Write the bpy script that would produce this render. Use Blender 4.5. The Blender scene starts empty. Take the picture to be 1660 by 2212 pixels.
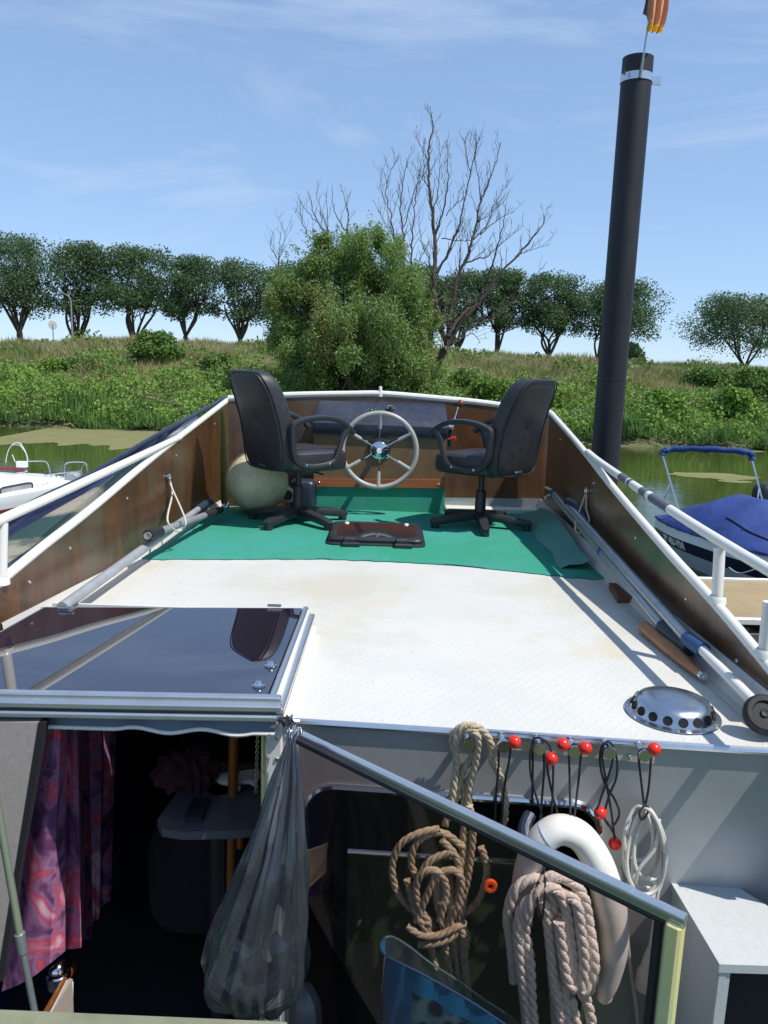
import bpy, math, random
import numpy as np
from math import sin, cos, pi, radians, sqrt, atan2
from mathutils import Vector, Matrix

sc = bpy.context.scene
# ------------------------------------------------------------------ camera
PITCH, ROLL, F, H = radians(10.5), radians(1.8), 1700.0, 1.1
fw = np.array([0, cos(PITCH), -sin(PITCH)])
_r = np.array([1.0, 0, 0]); _u = np.array([0, sin(PITCH), cos(PITCH)])
rt = _r*cos(ROLL) + _u*sin(ROLL); up = _u*cos(ROLL) - _r*sin(ROLL)
CAM = np.array([0, 0, H])
cd = bpy.data.cameras.new("camera"); cam = bpy.data.objects.new("camera", cd)
sc.collection.objects.link(cam); sc.camera = cam
M = Matrix([[rt[i], up[i], -fw[i], CAM[i]] for i in range(3)] + [[0, 0, 0, 1]])
cam.matrix_world = M
cd.sensor_fit = 'VERTICAL'; cd.sensor_height = 24; cd.lens = 24*F/2212
cd.clip_start = 0.05; cd.clip_end = 3000
# ------------------------------------------------------------------ light
SUN = Vector((1.0, -0.47, 1.82)).normalized()
w = bpy.data.worlds.new("World"); sc.world = w; w.use_nodes = True
nt = w.node_tree; nt.nodes.clear()
wo = nt.nodes.new('ShaderNodeOutputWorld'); bg = nt.nodes.new('ShaderNodeBackground')
sky = nt.nodes.new('ShaderNodeTexSky'); sky.sky_type = 'NISHITA'; sky.sun_disc = False
sky.sun_elevation = math.asin(SUN.z); sky.sun_rotation = atan2(SUN.x, SUN.y)
sky.air_density = 1.0; sky.altitude = 1500; sky.dust_density = 0.05; sky.ozone_density = 3.0
tc = nt.nodes.new('ShaderNodeTexCoord'); mp = nt.nodes.new('ShaderNodeMapping')
mp.inputs['Rotation'].default_value = (0.1, 0.55, 0.2); mp.inputs['Scale'].default_value = (1.1, 1.3, 4.2)
ns = nt.nodes.new('ShaderNodeTexNoise'); ns.inputs['Scale'].default_value = 2.1; ns.inputs['Detail'].default_value = 7
ns.inputs['Roughness'].default_value = 0.58; ns.inputs['Distortion'].default_value = 0.6
rp = nt.nodes.new('ShaderNodeMapRange'); rp.inputs[1].default_value = 0.54; rp.inputs[2].default_value = 0.80
rp.inputs[3].default_value = 0.0; rp.inputs[4].default_value = 0.46
mx = nt.nodes.new('ShaderNodeMix'); mx.data_type = 'RGBA'
mx.inputs[7].default_value = (4.2, 4.8, 5.7, 1)
L = nt.links
L.new(tc.outputs['Generated'], mp.inputs[0]); L.new(mp.outputs[0], ns.inputs['Vector'])
L.new(ns.outputs[0], rp.inputs[0]); L.new(rp.outputs[0], mx.inputs[0])
gm = nt.nodes.new('ShaderNodeGamma'); gm.inputs[1].default_value = 0.5; L.new(sky.outputs[0], gm.inputs[0])
tn = nt.nodes.new('ShaderNodeMix'); tn.data_type = 'RGBA'; tn.blend_type = 'MULTIPLY'; tn.inputs[0].default_value = 1.0
tn.inputs[7].default_value = (1.36, 1.67, 2.08, 1); L.new(gm.outputs[0], tn.inputs[6]); L.new(tn.outputs[2], mx.inputs[6]); L.new(mx.outputs[2], bg.inputs[0]); L.new(bg.outputs[0], wo.inputs[0])
bg.inputs[1].default_value = 0.15
sl = bpy.data.lights.new("sun", 'SUN'); so = bpy.data.objects.new("sun", sl); sc.collection.objects.link(so)
sl.energy = 4.1; sl.angle = radians(0.5); sl.color = (1.0, 0.955, 0.88)
so.rotation_euler = SUN.to_track_quat('Z', 'Y').to_euler()
vs = sc.view_settings; vs.view_transform = 'Standard'; vs.look = 'None'; vs.exposure = 0.32; vs.gamma = 1.0
vs.use_curve_mapping = False

# ------------------------------------------------------------------ pixel -> point (photo measured at 1660 x 2212)
def ray(x, y): return fw*F + rt*(x-830) - up*(y-1106)
def az(x, y, z): d = ray(x, y); return CAM + d*(z-H)/d[2]
def ay(x, y, Y): d = ray(x, y); return CAM + d*Y/d[1]
def onb(x, y, d=0.0):            # point d metres in front of the cabin's aft bulkhead
    r = ray(x, y); t = (2.295 - d)/(r[1] + 0.07*r[0]); return CAM + r*t
def onwall(x, y, line, off=0.0):  # point on the vertical wall standing on a plan polyline
    r = ray(x, y); best = None
    for i in range(len(line)-1):
        a = np.array(line[i], float); b = np.array(line[i+1], float); e = b-a; l = np.hypot(*e)
        n = np.array([-e[1], e[0]])/l
        if n[0]*a[0] < 0: n = -n
        a2 = a + n*off
        t = (a2 @ n)/(r[:2] @ n)
        P = CAM + r*t; s = ((P[:2]-a2) @ e)/(l*l)
        bad = max(0, -s, s-1)*l
        if t > 0 and (best is None or bad < best[0]): best = (bad, P)
    return best[1]
rng = random.Random(7)
R = np.random.RandomState(11)

# ------------------------------------------------------------------ materials
MATS = {}
def col(c): return (c[0], c[1], c[2], 1)
def mat(name, base, rough=0.5, metal=0.0, var=None, bump=None, coat=0.0, spec=None, sheen=0, stretch=None, patches=None, coatrough=0.05):
    """var=(scale, colour2, lo, hi); patches = list of the same; bump=(scale, distance)"""
    m = bpy.data.materials.new(name); m.use_nodes = True; t = m.node_tree; b = t.nodes['Principled BSDF']
    b.inputs['Base Color'].default_value = col(base); b.inputs['Roughness'].default_value = rough
    b.inputs['Metallic'].default_value = metal; b.inputs['Coat Weight'].default_value = coat
    b.inputs['Coat Roughness'].default_value = coatrough
    if spec is not None: b.inputs['Specular IOR Level'].default_value = spec
    if sheen: b.inputs['Sheen Weight'].default_value = sheen
    c = t.nodes.new('ShaderNodeTexCoord'); g = t.nodes.new('ShaderNodeMapping'); t.links.new(c.outputs['Object'], g.inputs[0])
    if stretch: g.inputs['Scale'].default_value = stretch
    cur = None; k = 0
    for v in ([var] if var else []) + (patches or []):
        n = t.nodes.new('ShaderNodeTexNoise'); n.inputs['Scale'].default_value = v[0]; n.inputs['Detail'].default_value = 6
        n.inputs['Roughness'].default_value = 0.62
        ad = t.nodes.new('ShaderNodeVectorMath'); ad.inputs[1].default_value = (k*7.3, k*3.1, k*1.7); k += 1
        t.links.new(g.outputs[0], ad.inputs[0]); t.links.new(ad.outputs[0], n.inputs['Vector'])
        q = t.nodes.new('ShaderNodeMapRange'); q.inputs[1].default_value = v[2]; q.inputs[2].default_value = v[3]
        t.links.new(n.outputs[0], q.inputs[0])
        x = t.nodes.new('ShaderNodeMix'); x.data_type = 'RGBA'; x.inputs[7].default_value = col(v[1])
        if cur is None: x.inputs[6].default_value = col(base)
        else: t.links.new(cur, x.inputs[6])
        t.links.new(q.outputs[0], x.inputs[0]); cur = x.outputs[2]
    if cur is not None: t.links.new(cur, b.inputs['Base Color'])
    if bump:
        n = t.nodes.new('ShaderNodeTexNoise'); n.inputs['Scale'].default_value = bump[0]; n.inputs['Detail'].default_value = 5
        t.links.new(g.outputs[0], n.inputs['Vector'])
        u = t.nodes.new('ShaderNodeBump'); u.inputs['Distance'].default_value = bump[1]; u.inputs['Strength'].default_value = 1
        t.links.new(n.outputs[0], u.inputs['Height']); t.links.new(u.outputs[0], b.inputs['Normal'])
    MATS[name] = m; return m
def leafmat(name, c1, c2, dry=None, trans=0.3, pscale=0.35, lo=0.45, hi=0.6):
    m = bpy.data.materials.new(name); m.use_nodes = True; t = m.node_tree; t.nodes.clear(); N = t.nodes.new; K = t.links.new
    o = N('ShaderNodeOutputMaterial'); gi = N('ShaderNodeNewGeometry')
    x = N('ShaderNodeMix'); x.data_type = 'RGBA'; x.inputs[6].default_value = col(c1); x.inputs[7].default_value = col(c2)
    K(gi.outputs['Random Per Island'], x.inputs[0]); c = x.outputs[2]
    if dry:
        n = N('ShaderNodeTexNoise'); n.inputs['Scale'].default_value = pscale; n.inputs['Detail'].default_value = 4
        K(gi.outputs['Position'], n.inputs['Vector'])
        q = N('ShaderNodeMapRange'); q.inputs[1].default_value = lo; q.inputs[2].default_value = hi; K(n.outputs[0], q.inputs[0])
        y = N('ShaderNodeMix'); y.data_type = 'RGBA'; y.inputs[7].default_value = col(dry); K(c, y.inputs[6]); K(q.outputs[0], y.inputs[0]); c = y.outputs[2]
    p = N('ShaderNodeBsdfPrincipled'); p.inputs['Roughness'].default_value = 0.55; p.inputs['Specular IOR Level'].default_value = 0.3; K(c, p.inputs[0])
    tr = N('ShaderNodeBsdfTranslucent'); K(c, tr.inputs[0])
    s = N('ShaderNodeMixShader'); s.inputs[0].default_value = trans; K(p.outputs[0], s.inputs[1]); K(tr.outputs[0], s.inputs[2]); K(s.outputs[0], o.inputs[0])
    return m
def glassmat(name, tint, refl=1.0, rough=0.0, haze=None, fac=1.45, film=0.0):
    m = bpy.data.materials.new(name); m.use_nodes = True; t = m.node_tree; t.nodes.clear(); N = t.nodes.new; K = t.links.new
    o = N('ShaderNodeOutputMaterial'); tr = N('ShaderNodeBsdfTransparent'); tr.inputs[0].default_value = col(tint)
    gl = N('ShaderNodeBsdfGlossy'); gl.inputs['Roughness'].default_value = rough; gl.inputs[0].default_value = (refl, refl, refl, 1)
    fr = N('ShaderNodeFresnel'); fr.inputs[0].default_value = fac
    base = tr.outputs[0]
    if haze:
        df = N('ShaderNodeBsdfDiffuse'); df.inputs[0].default_value = col(haze); s0 = N('ShaderNodeMixShader'); s0.inputs[0].default_value = film
        K(base, s0.inputs[1]); K(df.outputs[0], s0.inputs[2]); base = s0.outputs[0]
    s = N('ShaderNodeMixShader'); K(fr.outputs[0], s.inputs[0]); K(base, s.inputs[1]); K(gl.outputs[0], s.inputs[2]); K(s.outputs[0], o.inputs[0])
    return m

def deckmat():
    m = mat('painted_tread_plate', (.60, .59, .545), 0.5, 0, var=(2.2, (.545, .54, .50), .42, .70),
            patches=[(1.6, (.56, .47, .29), .60, .78), (9, (.45, .43, .37), .64, .82), (46, (.28, .25, .20), .68, .78), (.7, (.53, .50, .42), .5, .62)])
    t = m.node_tree; N = t.nodes.new; K = t.links.new; b = t.nodes['Principled BSDF']
    c = N('ShaderNodeTexCoord'); g = N('ShaderNodeMapping'); g.inputs['Rotation'].default_value = (0, 0, radians(38)); g.inputs['Scale'].default_value = (31, 31, 31)
    K(c.outputs['Object'], g.inputs[0]); sp = N('ShaderNodeSeparateXYZ'); K(g.outputs[0], sp.inputs[0])
    def mt(op, a, b_=None, c_=None):
        n = N('ShaderNodeMath'); n.operation = op
        for i, v in enumerate((a, b_, c_)):
            if v is None: continue
            if isinstance(v, (int, float)): n.inputs[i].default_value = v
            else: K(v, n.inputs[i])
        return n.outputs[0]
    fx = mt('FLOOR', sp.outputs[0]); fy = mt('FLOOR', sp.outputs[1])
    par = mt('PINGPONG', mt('ADD', fx, fy), 1.0)
    lx = mt('SUBTRACT', mt('SUBTRACT', sp.outputs[0], fx), 0.5); ly = mt('SUBTRACT', mt('SUBTRACT', sp.outputs[1], fy), 0.5)
    def lerp(a, b_, f): return mt('ADD', mt('MULTIPLY', a, mt('SUBTRACT', 1.0, f)), mt('MULTIPLY', b_, f))
    ax_ = lerp(lx, ly, par); bx = lerp(ly, lx, par)
    d = mt('ADD', mt('POWER', mt('MULTIPLY', ax_, 2.3), 2.0), mt('POWER', mt('MULTIPLY', bx, 7.0), 2.0))
    h = mt('MAXIMUM', mt('SUBTRACT', 1.0, d), 0.0)
    bu = N('ShaderNodeBump'); bu.inputs['Distance'].default_value = 0.0011; bu.inputs['Strength'].default_value = 0.8
    K(h, bu.inputs['Height']); K(bu.outputs[0], b.inputs['Normal'])
    return m
mDeck = deckmat()
mWhite = mat('white_gloss_paint', (.72, .70, .64), 0.28, var=(14, (.70, .68, .60), .5, .8), bump=(40, .0006))
mWood = mat('varnished_plywood', (.075, .033, .013), 0.33, var=(2.0, (.125, .054, .020), .42, .66), bump=(60, .0006), coat=.35, coatrough=.22,
            patches=[(5.5, (.048, .023, .011), .48, .70), (40, (.17, .11, .065), .66, .80), (1.2, (.095, .066, .038), .50, .68), (2.6, (.15, .055, .015), .60, .78)], stretch=(2.4, 2.4, .8))
mOrange = mat('stained_batten', (.32, .095, .025), 0.45, var=(6, (.25, .08, .03), .4, .7), stretch=(.3, 4, 4))
mConsole = mat('worn_ply_front', (.13, .075, .035), 0.5, var=(5, (.18, .11, .05), .42, .66), patches=[(45, (.25, .16, .085), .58, .80), (3, (.09, .05, .022), .54, .72)], bump=(90, .0007))
mNavy = mat('navy_vinyl', (.016, .022, .042), 0.38, var=(20, (.03, .04, .072), .4, .7), bump=(120, .0006))
mCarpet = mat('green_carpet', (.065, .35, .285), 0.95, var=(1.2, (.048, .32, .19), .42, .62), patches=[(190, (.025, .17, .13), .48, .75), (6, (.085, .30, .25), .58, .75), (19, (.05, .20, .15), .64, .8), (60, (.10, .34, .30), .68, .8)], bump=(260, .006), spec=.1)
mAlu = mat('brushed_aluminium', (.46, .49, .51), 0.36, 0.75, var=(6, (.40, .43, .46), .4, .7), bump=(30, .0004), stretch=(1, 1, 6))
mAluP = mat('mill_finish_extrusion', (.62, .65, .68), 0.27, 0.85, var=(10, (.52, .55, .58), .5, .8), bump=(50, .0003))
mSatin = mat('dull_alloy_sheet', (.40, .415, .42), 0.42, 0.4, var=(2.2, (.33, .35, .36), .42, .68), bump=(14, .0007), patches=[(45, (.39, .40, .40), .6, .8)])
mSteel = mat('polished_steel', (.66, .67, .68), 0.13, 1.0, bump=(25, .0004))
mChrome = mat('chrome', (.8, .8, .8), 0.05, 1.0)
mBrass = mat('yellowed_extrusion', (.72, .66, .30), 0.3, 0.1, var=(9, (.60, .64, .33), .45, .7))
mThr = mat('olive_grey_extrusion', (.36, .37, .25), .35, .4, var=(9, (.28, .30, .2), .45, .7))
mBlack = mat('black_leatherette', (.020, .021, .025), 0.48, var=(16, (.032, .032, .037), .45, .7), bump=(190, .0008), spec=.5)
mPlast = mat('black_plastic', (.022, .023, .027), 0.45, bump=(300, .0003), var=(10, (.035, .035, .04), .5, .8))
mRubber = mat('black_rubber', (.016, .016, .018), 0.6, bump=(80, .0005))
mGreyPl = mat('grey_wheel_plastic', (.36, .35, .33), 0.38, var=(20, (.31, .30, .285), .5, .8))
mRed = mat('red_plastic', (.72, .022, .012), 0.25, var=(30, (.6, .03, .015), .5, .8))
mRope = mat('manila_rope', (.50, .42, .29), 0.85, var=(60, (.34, .27, .17), .4, .65), bump=(240, .0008))
mRopeW = mat('pale_rope', (.82, .77, .70), 0.85, var=(60, (.70, .64, .56), .4, .65), bump=(240, .0006))
mCord = mat('black_elastic_cord', (.02, .018, .022), 0.6, bump=(300, .0004))
mCable = mat('white_cable', (.58, .56, .50), 0.5, var=(40, (.46, .44, .39), .5, .75))
mRingW = mat('white_buoy_skin', (.74, .72, .67), 0.45, var=(7, (.62, .59, .52), .46, .7), patches=[(34, (.42, .38, .32), .68, .8)])
mFender = mat('weathered_cream_vinyl', (.70, .60, .40), 0.5, var=(5, (.45, .40, .24), .42, .7), patches=[(30, (.22, .17, .10), .68, .78), (2.2, (.30, .33, .15), .55, .8)], bump=(20, .001))
mPoleAlu = mat('anodised_pole', (.46, .48, .50), 0.33, 0.7, var=(12, (.38, .40, .42), .45, .7))
mPoleGrey = mat('grey_pole', (.26, .27, .285), 0.5, 0.1, var=(12, (.2, .21, .22), .45, .7))
mPoleGrey2 = mat('weathered_alloy_pole', (.36, .375, .40), .5, .25, var=(9, (.28, .29, .31), .42, .68), bump=(80, .0005))
mBlueFoam = mat('blue_foam', (.02, .07, .17), 0.6)
mDkBlue = mat('dark_blue_grip', (.015, .03, .045), 0.6)
mBat = mat('turned_oak', (.33, .15, .05), 0.42, var=(8, (.24, .10, .035), .4, .65), stretch=(6, 1, 6))
mPile = mat('black_coated_steel', (.007, .0075, .012), 0.55, var=(1.4, (.014, .014, .02), .42, .66), patches=[(14, (.035, .032, .034), .66, .8), (5, (.022, .02, .022), .52, .7), (9, (.10, .04, .02), .76, .84)], bump=(6, .002), stretch=(1, 1, .3))
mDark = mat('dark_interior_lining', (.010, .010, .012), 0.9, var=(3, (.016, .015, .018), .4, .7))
mPanelBeige = mat('beige_lining_felt', (.40, .34, .30), 0.9, var=(60, (.34, .29, .25), .4, .7))
mTable = mat('shade_darkened_top', (.085, .085, .095), 0.4)  # pale top with the cabin's shade darkened into its base colour
mPost = mat('amber_wood_post', (.26, .085, .015), 0.35, var=(7, (.17, .05, .01), .4, .7), stretch=(4, 4, .6))
mTurf = mat('artificial_turf', (.025, .075, .018), 0.95, var=(180, (.012, .04, .01), .42, .62), bump=(350, .004))
mBoat = mat('white_gelcoat', (.80, .81, .81), 0.22, var=(3, (.72, .73, .72), .5, .8))
mHullG = mat('pale_gelcoat', (.50, .52, .56), 0.3, var=(3, (.44, .46, .50), .5, .8))
mNavyG = mat('navy_gelcoat', (.012, .014, .055), 0.3)
mCover = mat('blue_canvas', (.018, .048, .21), 0.75, var=(3.5, (.014, .036, .16), .4, .7), bump=(7, .02))
mCover2 = mat('blue_acrylic_canvas', (.012, .05, .19), 0.75, bump=(22, .012))
mTeal = mat('teal_antifouling', (.10, .38, .38), 0.5)
mMaroon = mat('maroon_stripe', (.20, .03, .04), 0.4)
mDock = mat('gritty_pontoon_deck', (.34, .26, .14), 0.9, var=(4, (.28, .21, .12), .4, .7), patches=[(60, (.2, .15, .09), .6, .75)])
mDockE = mat('grey_timber', (.14, .12, .11), 0.8, var=(5, (.08, .07, .07), .4, .7))
mBark = mat('brown_bark', (.085, .066, .048), 0.9, var=(6, (.05, .04, .03), .4, .65), bump=(12, .02), stretch=(1, 1, .3))
mDead = mat('dead_grey_wood', (.10, .078, .058), 0.85, var=(2.2, (.26, .21, .16), .60, .74), patches=[(3.3, (.06, .046, .038), .5, .68)])
mSoil = mat('bank_soil', (.085, .10, .035), 0.95, var=(.5, (.16, .15, .07), .42, .62), bump=(3, .1))
mField = mat('meadow', (.09, .13, .04), 0.95, var=(.3, (.14, .15, .06), .42, .62), bump=(3, .1))
mFlagO = mat('faded_orange_cloth', (.72, .30, .14), 0.8); mFlagY = mat('yellow_cloth', (.85, .50, .02), 0.8); mFlagD = mat('dark_violet_cloth', (.08, .05, .07), 0.8)
mWood2 = mat('grey_post', (.20, .17, .14), 0.9)
mBlueBand = mat('blue_tape', (.02, .06, .30), 0.5)
mGreyTape = mat('dark_tape', (.10, .105, .125), 0.5)
mCloth = mat('glossy_navy_sheet', (.016, .022, .06), 0.12, coat=.3)
mClothB = mat('cream_sheet_painted_reflections', (.27, .25, .19), 0.16, var=(1.3, (.025, .05, .04), .46, .54), coat=.4, stretch=(.8, .5, 4))  # dark green patches paint the reflected greenery into the cream colour
mHatchGl = glassmat('smoked_acrylic', (.07, .05, .065), 1.0, 0.012, haze=(.028, .018, .034), film=.55, fac=3.0)
mDoorGl = glassmat('tinted_door_glass', (.80, .73, .71), 1.0, 0.0, haze=(.30, .24, .23), film=.02, fac=1.2)
mBag = glassmat('dark_translucent_film', (.56, .58, .62), 1.0, 0.16, haze=(.085, .095, .115), film=.30, fac=1.5)
mBlueBag = glassmat('blue_plastic_film', (.10, .35, .50), 1.0, 0.15, haze=(.025, .24, .52), film=.88, fac=1.12)
mClear = glassmat('clear_film', (.8, .9, .92), 1.0, 0.1, haze=(.4, .6, .6), film=.15, fac=1.4)
mWinGl = glassmat('smoky_cabin_window', (.3, .3, .3), 1.0, 0.02, haze=(.25, .25, .26), film=.6)
mGlove = mat('pale_glove', (.60, .50, .40), 0.8); mSkinRed = mat('red_cloth', (.035, .004, .006), 0.9)  # cloth red kept extra dark to carry the cabin's shade
mPaper = mat('crumpled_paper', (.80, .76, .68), .9, bump=(30, .01)); mLeafW = mat('wilted_greens', (.34, .40, .30), .8, bump=(30, .01))
mLeafRow = leafmat('ash_leaves', (.085, .14, .058), (.115, .185, .078), trans=.36)
mLeafWil = leafmat('willow_leaves', (.16, .26, .07), (.25, .35, .105), dry=(.24, .26, .08), trans=.38, pscale=.5, lo=.56, hi=.72)
mLeafBank = leafmat('bank_herbs', (.15, .27, .04), (.22, .35, .065), dry=(.09, .17, .035), trans=.32, pscale=.6, lo=.50, hi=.68)
mGrass = leafmat('tall_dry_grass', (.26, .26, .10), (.44, .38, .19), dry=(.16, .23, .06), trans=.3, pscale=.35, lo=.50, hi=.68)
mBramble = leafmat('bramble_leaves', (.08, .16, .03), (.17, .27, .06), trans=.3)
mReed = leafmat('waterside_reeds', (.085, .175, .04), (.16, .27, .075), trans=.33)
mDuck = leafmat('duckweed_fronds', (.19, .185, .06), (.24, .22, .085), trans=0)

# curtain: tie-dyed print
def curtainmat():
    m = bpy.data.materials.new('printed_curtain'); m.use_nodes = True; t = m.node_tree; N = t.nodes.new; K = t.links.new; b = t.nodes['Principled BSDF']
    c = N('ShaderNodeTexCoord'); n = N('ShaderNodeTexNoise'); n.inputs['Scale'].default_value = 6.5; n.inputs['Detail'].default_value = 3; n.inputs['Distortion'].default_value = .7
    K(c.outputs['Object'], n.inputs['Vector']); r = N('ShaderNodeValToRGB'); e = r.color_ramp
    pts = [(.28, (.05, .012, .045)), (.40, (.15, .045, .13)), (.47, (.34, .15, .28)), (.52, (.36, .08, .18)), (.565, (.60, .08, .09)), (.60, (.46, .15, .26)), (.68, (.66, .38, .44)), (.78, (.16, .06, .14))]
    while len(e.elements) < len(pts): e.elements.new(.5)
    for el, (p, cc) in zip(e.elements, pts): el.position = p; el.color = col(cc)
    K(n.outputs[0], r.inputs[0]); K(r.outputs[0], b.inputs['Base Color']); b.inputs['Roughness'].default_value = .85
    return m
mCurtain = curtainmat()
def bagprint():
    m = bpy.data.materials.new('dotted_bag_print'); m.use_nodes = True; t = m.node_tree; N = t.nodes.new; K = t.links.new; b = t.nodes['Principled BSDF']
    c = N('ShaderNodeTexCoord'); n = N('ShaderNodeTexVoronoi'); n.inputs['Scale'].default_value = 22
    K(c.outputs['Object'], n.inputs['Vector']); r = N('ShaderNodeValToRGB'); e = r.color_ramp
    pts = [(0, (.01, .02, .05)), (.40, (.015, .04, .08)), (.46, (.015, .13, .19)), (.62, (.10, .22, .28))]
    while len(e.elements) < len(pts): e.elements.new(.5)
    for el, (p, cc) in zip(e.elements, pts): el.position = p; el.color = col(cc)
    K(n.outputs[0], r.inputs[0]); K(r.outputs[0], b.inputs['Base Color']); b.inputs['Roughness'].default_value = .25
    return m
mPrint = bagprint()
def watermat():
    m = bpy.data.materials.new('green_river_water'); m.use_nodes = True; t = m.node_tree; N = t.nodes.new; K = t.links.new; b = t.nodes['Principled BSDF']
    b.inputs['Base Color'].default_value = (.052, .070, .016, 1); b.inputs['Roughness'].default_value = .04; b.inputs['IOR'].default_value = 1.33
    c = N('ShaderNodeTexCoord'); g = N('ShaderNodeMapping'); g.inputs['Scale'].default_value = (.6, 1.6, 1); K(c.outputs['Object'], g.inputs[0])
    n = N('ShaderNodeTexNoise'); n.inputs['Scale'].default_value = 2.2; n.inputs['Detail'].default_value = 3; K(g.outputs[0], n.inputs['Vector'])
    u = N('ShaderNodeBump'); u.inputs['Distance'].default_value = .012; u.inputs['Strength'].default_value = .5; K(n.outputs[0], u.inputs['Height']); K(u.outputs[0], b.inputs['Normal'])
    return m
mWater = watermat()

# ------------------------------------------------------------------ mesh helpers
ORG = {}
COL = sc.collection
def empty(name, loc, label=None, cat=None, group=None, rz=0):
    o = bpy.data.objects.new(name, None); o.empty_display_size = .1; COL.objects.link(o); o.location = loc; o.rotation_euler = (0, 0, rz)
    ORG[o.name] = np.array(loc, float); return tag(o, label, cat, group)
def tag(o, label=None, cat=None, group=None, kind=None):
    if label: o['label'] = label
    if cat: o['category'] = cat
    if group: o['group'] = group
    if kind: o['kind'] = kind
    return o
def catmull(P, n=8, closed=False):
    P = [np.array(p, float) for p in P]
    if len(P) < 3 and not closed: return P
    out = []; m = len(P); rngi = range(m if closed else m-1)
    for i in rngi:
        g = (lambda k: P[k % m]) if closed else (lambda k: P[min(max(k, 0), m-1)])
        a, b, c, d = g(i-1), g(i), g(i+1), g(i+2)
        for k in range(n):
            t = k/n; out.append(.5*((2*b)+(c-a)*t+(2*a-5*b+4*c-d)*t*t+(3*b-a-3*c+d)*t**3))
    if not closed: out.append(P[-1])
    return out
def resample(P, step, closed=False):
    P = np.array(P)
    if closed: P = np.vstack([P, P[:1]])
    d = np.linalg.norm(np.diff(P, axis=0), axis=1); s = np.concatenate([[0], np.cumsum(d)])
    n = max(2, int(s[-1]/step)+1); q = np.linspace(0, s[-1], n)
    return [np.array([np.interp(v, s, P[:, k]) for k in range(3)]) for v in q], s[-1]
class MB:
    def __init__(s): s.v = []; s.f = []; s.m = []; s.mats = []
    def mi(s, m):
        if m not in s.mats: s.mats.append(m)
        return s.mats.index(m)
    def add(s, vs, fs, m):
        o = len(s.v); k = s.mi(m); s.v += [tuple(map(float, p)) for p in vs]
        for f in fs: s.f.append(tuple(i+o for i in f)); s.m.append(k)
        return s
    def box(s, c, size, m, rot=None, bev=0.0, taper=None):
        hx, hy, hz = [q/2 for q in size]; b = min(bev, hx*.9, hy*.9, hz*.9)
        vs = []; idx = {}
        if b <= 0:
            vs = [(sx*hx, sy*hy, sz*hz) for sz in (-1, 1) for sy in (-1, 1) for sx in (-1, 1)]
            fs = [(0, 2, 3, 1), (4, 5, 7, 6), (0, 1, 5, 4), (2, 6, 7, 3), (0, 4, 6, 2), (1, 3, 7, 5)]
        else:
            fs = []
            for sx in (-1, 1):
                for sy in (-1, 1):
                    for sz in (-1, 1):
                        idx[(sx, sy, sz, 0)] = len(vs); vs.append((sx*hx, sy*(hy-b), sz*(hz-b)))
                        idx[(sx, sy, sz, 1)] = len(vs); vs.append((sx*(hx-b), sy*hy, sz*(hz-b)))
                        idx[(sx, sy, sz, 2)] = len(vs); vs.append((sx*(hx-b), sy*(hy-b), sz*hz))
            I = idx
            for q in (-1, 1):
                fs.append((I[q, -1, -1, 0], I[q, 1, -1, 0], I[q, 1, 1, 0], I[q, -1, 1, 0]))
                fs.append((I[-1, q, -1, 1], I[1, q, -1, 1], I[1, q, 1, 1], I[-1, q, 1, 1]))
                fs.append((I[-1, -1, q, 2], I[1, -1, q, 2], I[1, 1, q, 2], I[-1, 1, q, 2]))
                for r_ in (-1, 1):
                    fs.append((I[q, r_, -1, 0], I[q, r_, 1, 0], I[q, r_, 1, 1], I[q, r_, -1, 1]))
                    fs.append((I[q, -1, r_, 0], I[q, 1, r_, 0], I[q, 1, r_, 2], I[q, -1, r_, 2]))
                    fs.append((I[-1, q, r_, 1], I[1, q, r_, 1], I[1, q, r_, 2], I[-1, q, r_, 2]))
                    for t_ in (-1, 1): fs.append((I[q, r_, t_, 0], I[q, r_, t_, 1], I[q, r_, t_, 2]))
        vs = np.array(vs)
        if taper is not None:
            k = (vs[:, 2]+hz)/(2*hz); sc_ = 1+(taper-1)*k; vs[:, 0] *= sc_; vs[:, 1] *= sc_
        if rot is not None: vs = vs @ np.array(rot).T
        return s.add(vs + np.array(c), fs, m)
    def tube(s, P, r, m, n=10, cap=True, closed=False, prof=None, twist=0.0, flat=None, upv=None):
        """r: radius or list; prof: list of 2D points (unit) instead of circle; twist: radians per ring"""
        P = [np.array(p, float) for p in P]; N_ = len(P)
        rr = r if hasattr(r, '__len__') else [r]*N_
        if prof is None: prof = [(cos(2*pi*k/n), sin(2*pi*k/n)) for k in range(n)]
        n = len(prof); vs = []; fs = []; u = None
        for i in range(N_):
            if closed: t = P[(i+1) % N_]-P[i-1]
            else: t = P[min(i+1, N_-1)]-P[max(i-1, 0)]
            t = t/(np.linalg.norm(t)+1e-12)
            if upv is not None: u = np.array(upv, float)
            elif u is None: u = np.array([0, 0, 1.0]) if abs(t[2]) < .9 else np.array([1.0, 0, 0])
            u = u - t*(u @ t); u = u/(np.linalg.norm(u)+1e-12); w_ = np.cross(t, u)
            a = twist*i; ca, sa = cos(a), sin(a)
            for (x, y) in prof:
                X = x*ca-y*sa; Y = x*sa+y*ca; vs.append(P[i] + (w_*X + u*Y)*rr[i])
        for i in range(N_ if closed else N_-1):
            j = (i+1) % N_
            for k in range(n):
                k2 = (k+1) % n; fs.append((i*n+k, i*n+k2, j*n+k2, j*n+k))
        if cap and not closed:
            fs.append(tuple(range(n-1, -1, -1))); fs.append(tuple((N_-1)*n+k for k in range(n)))
        return s.add(vs, fs, m)
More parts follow.
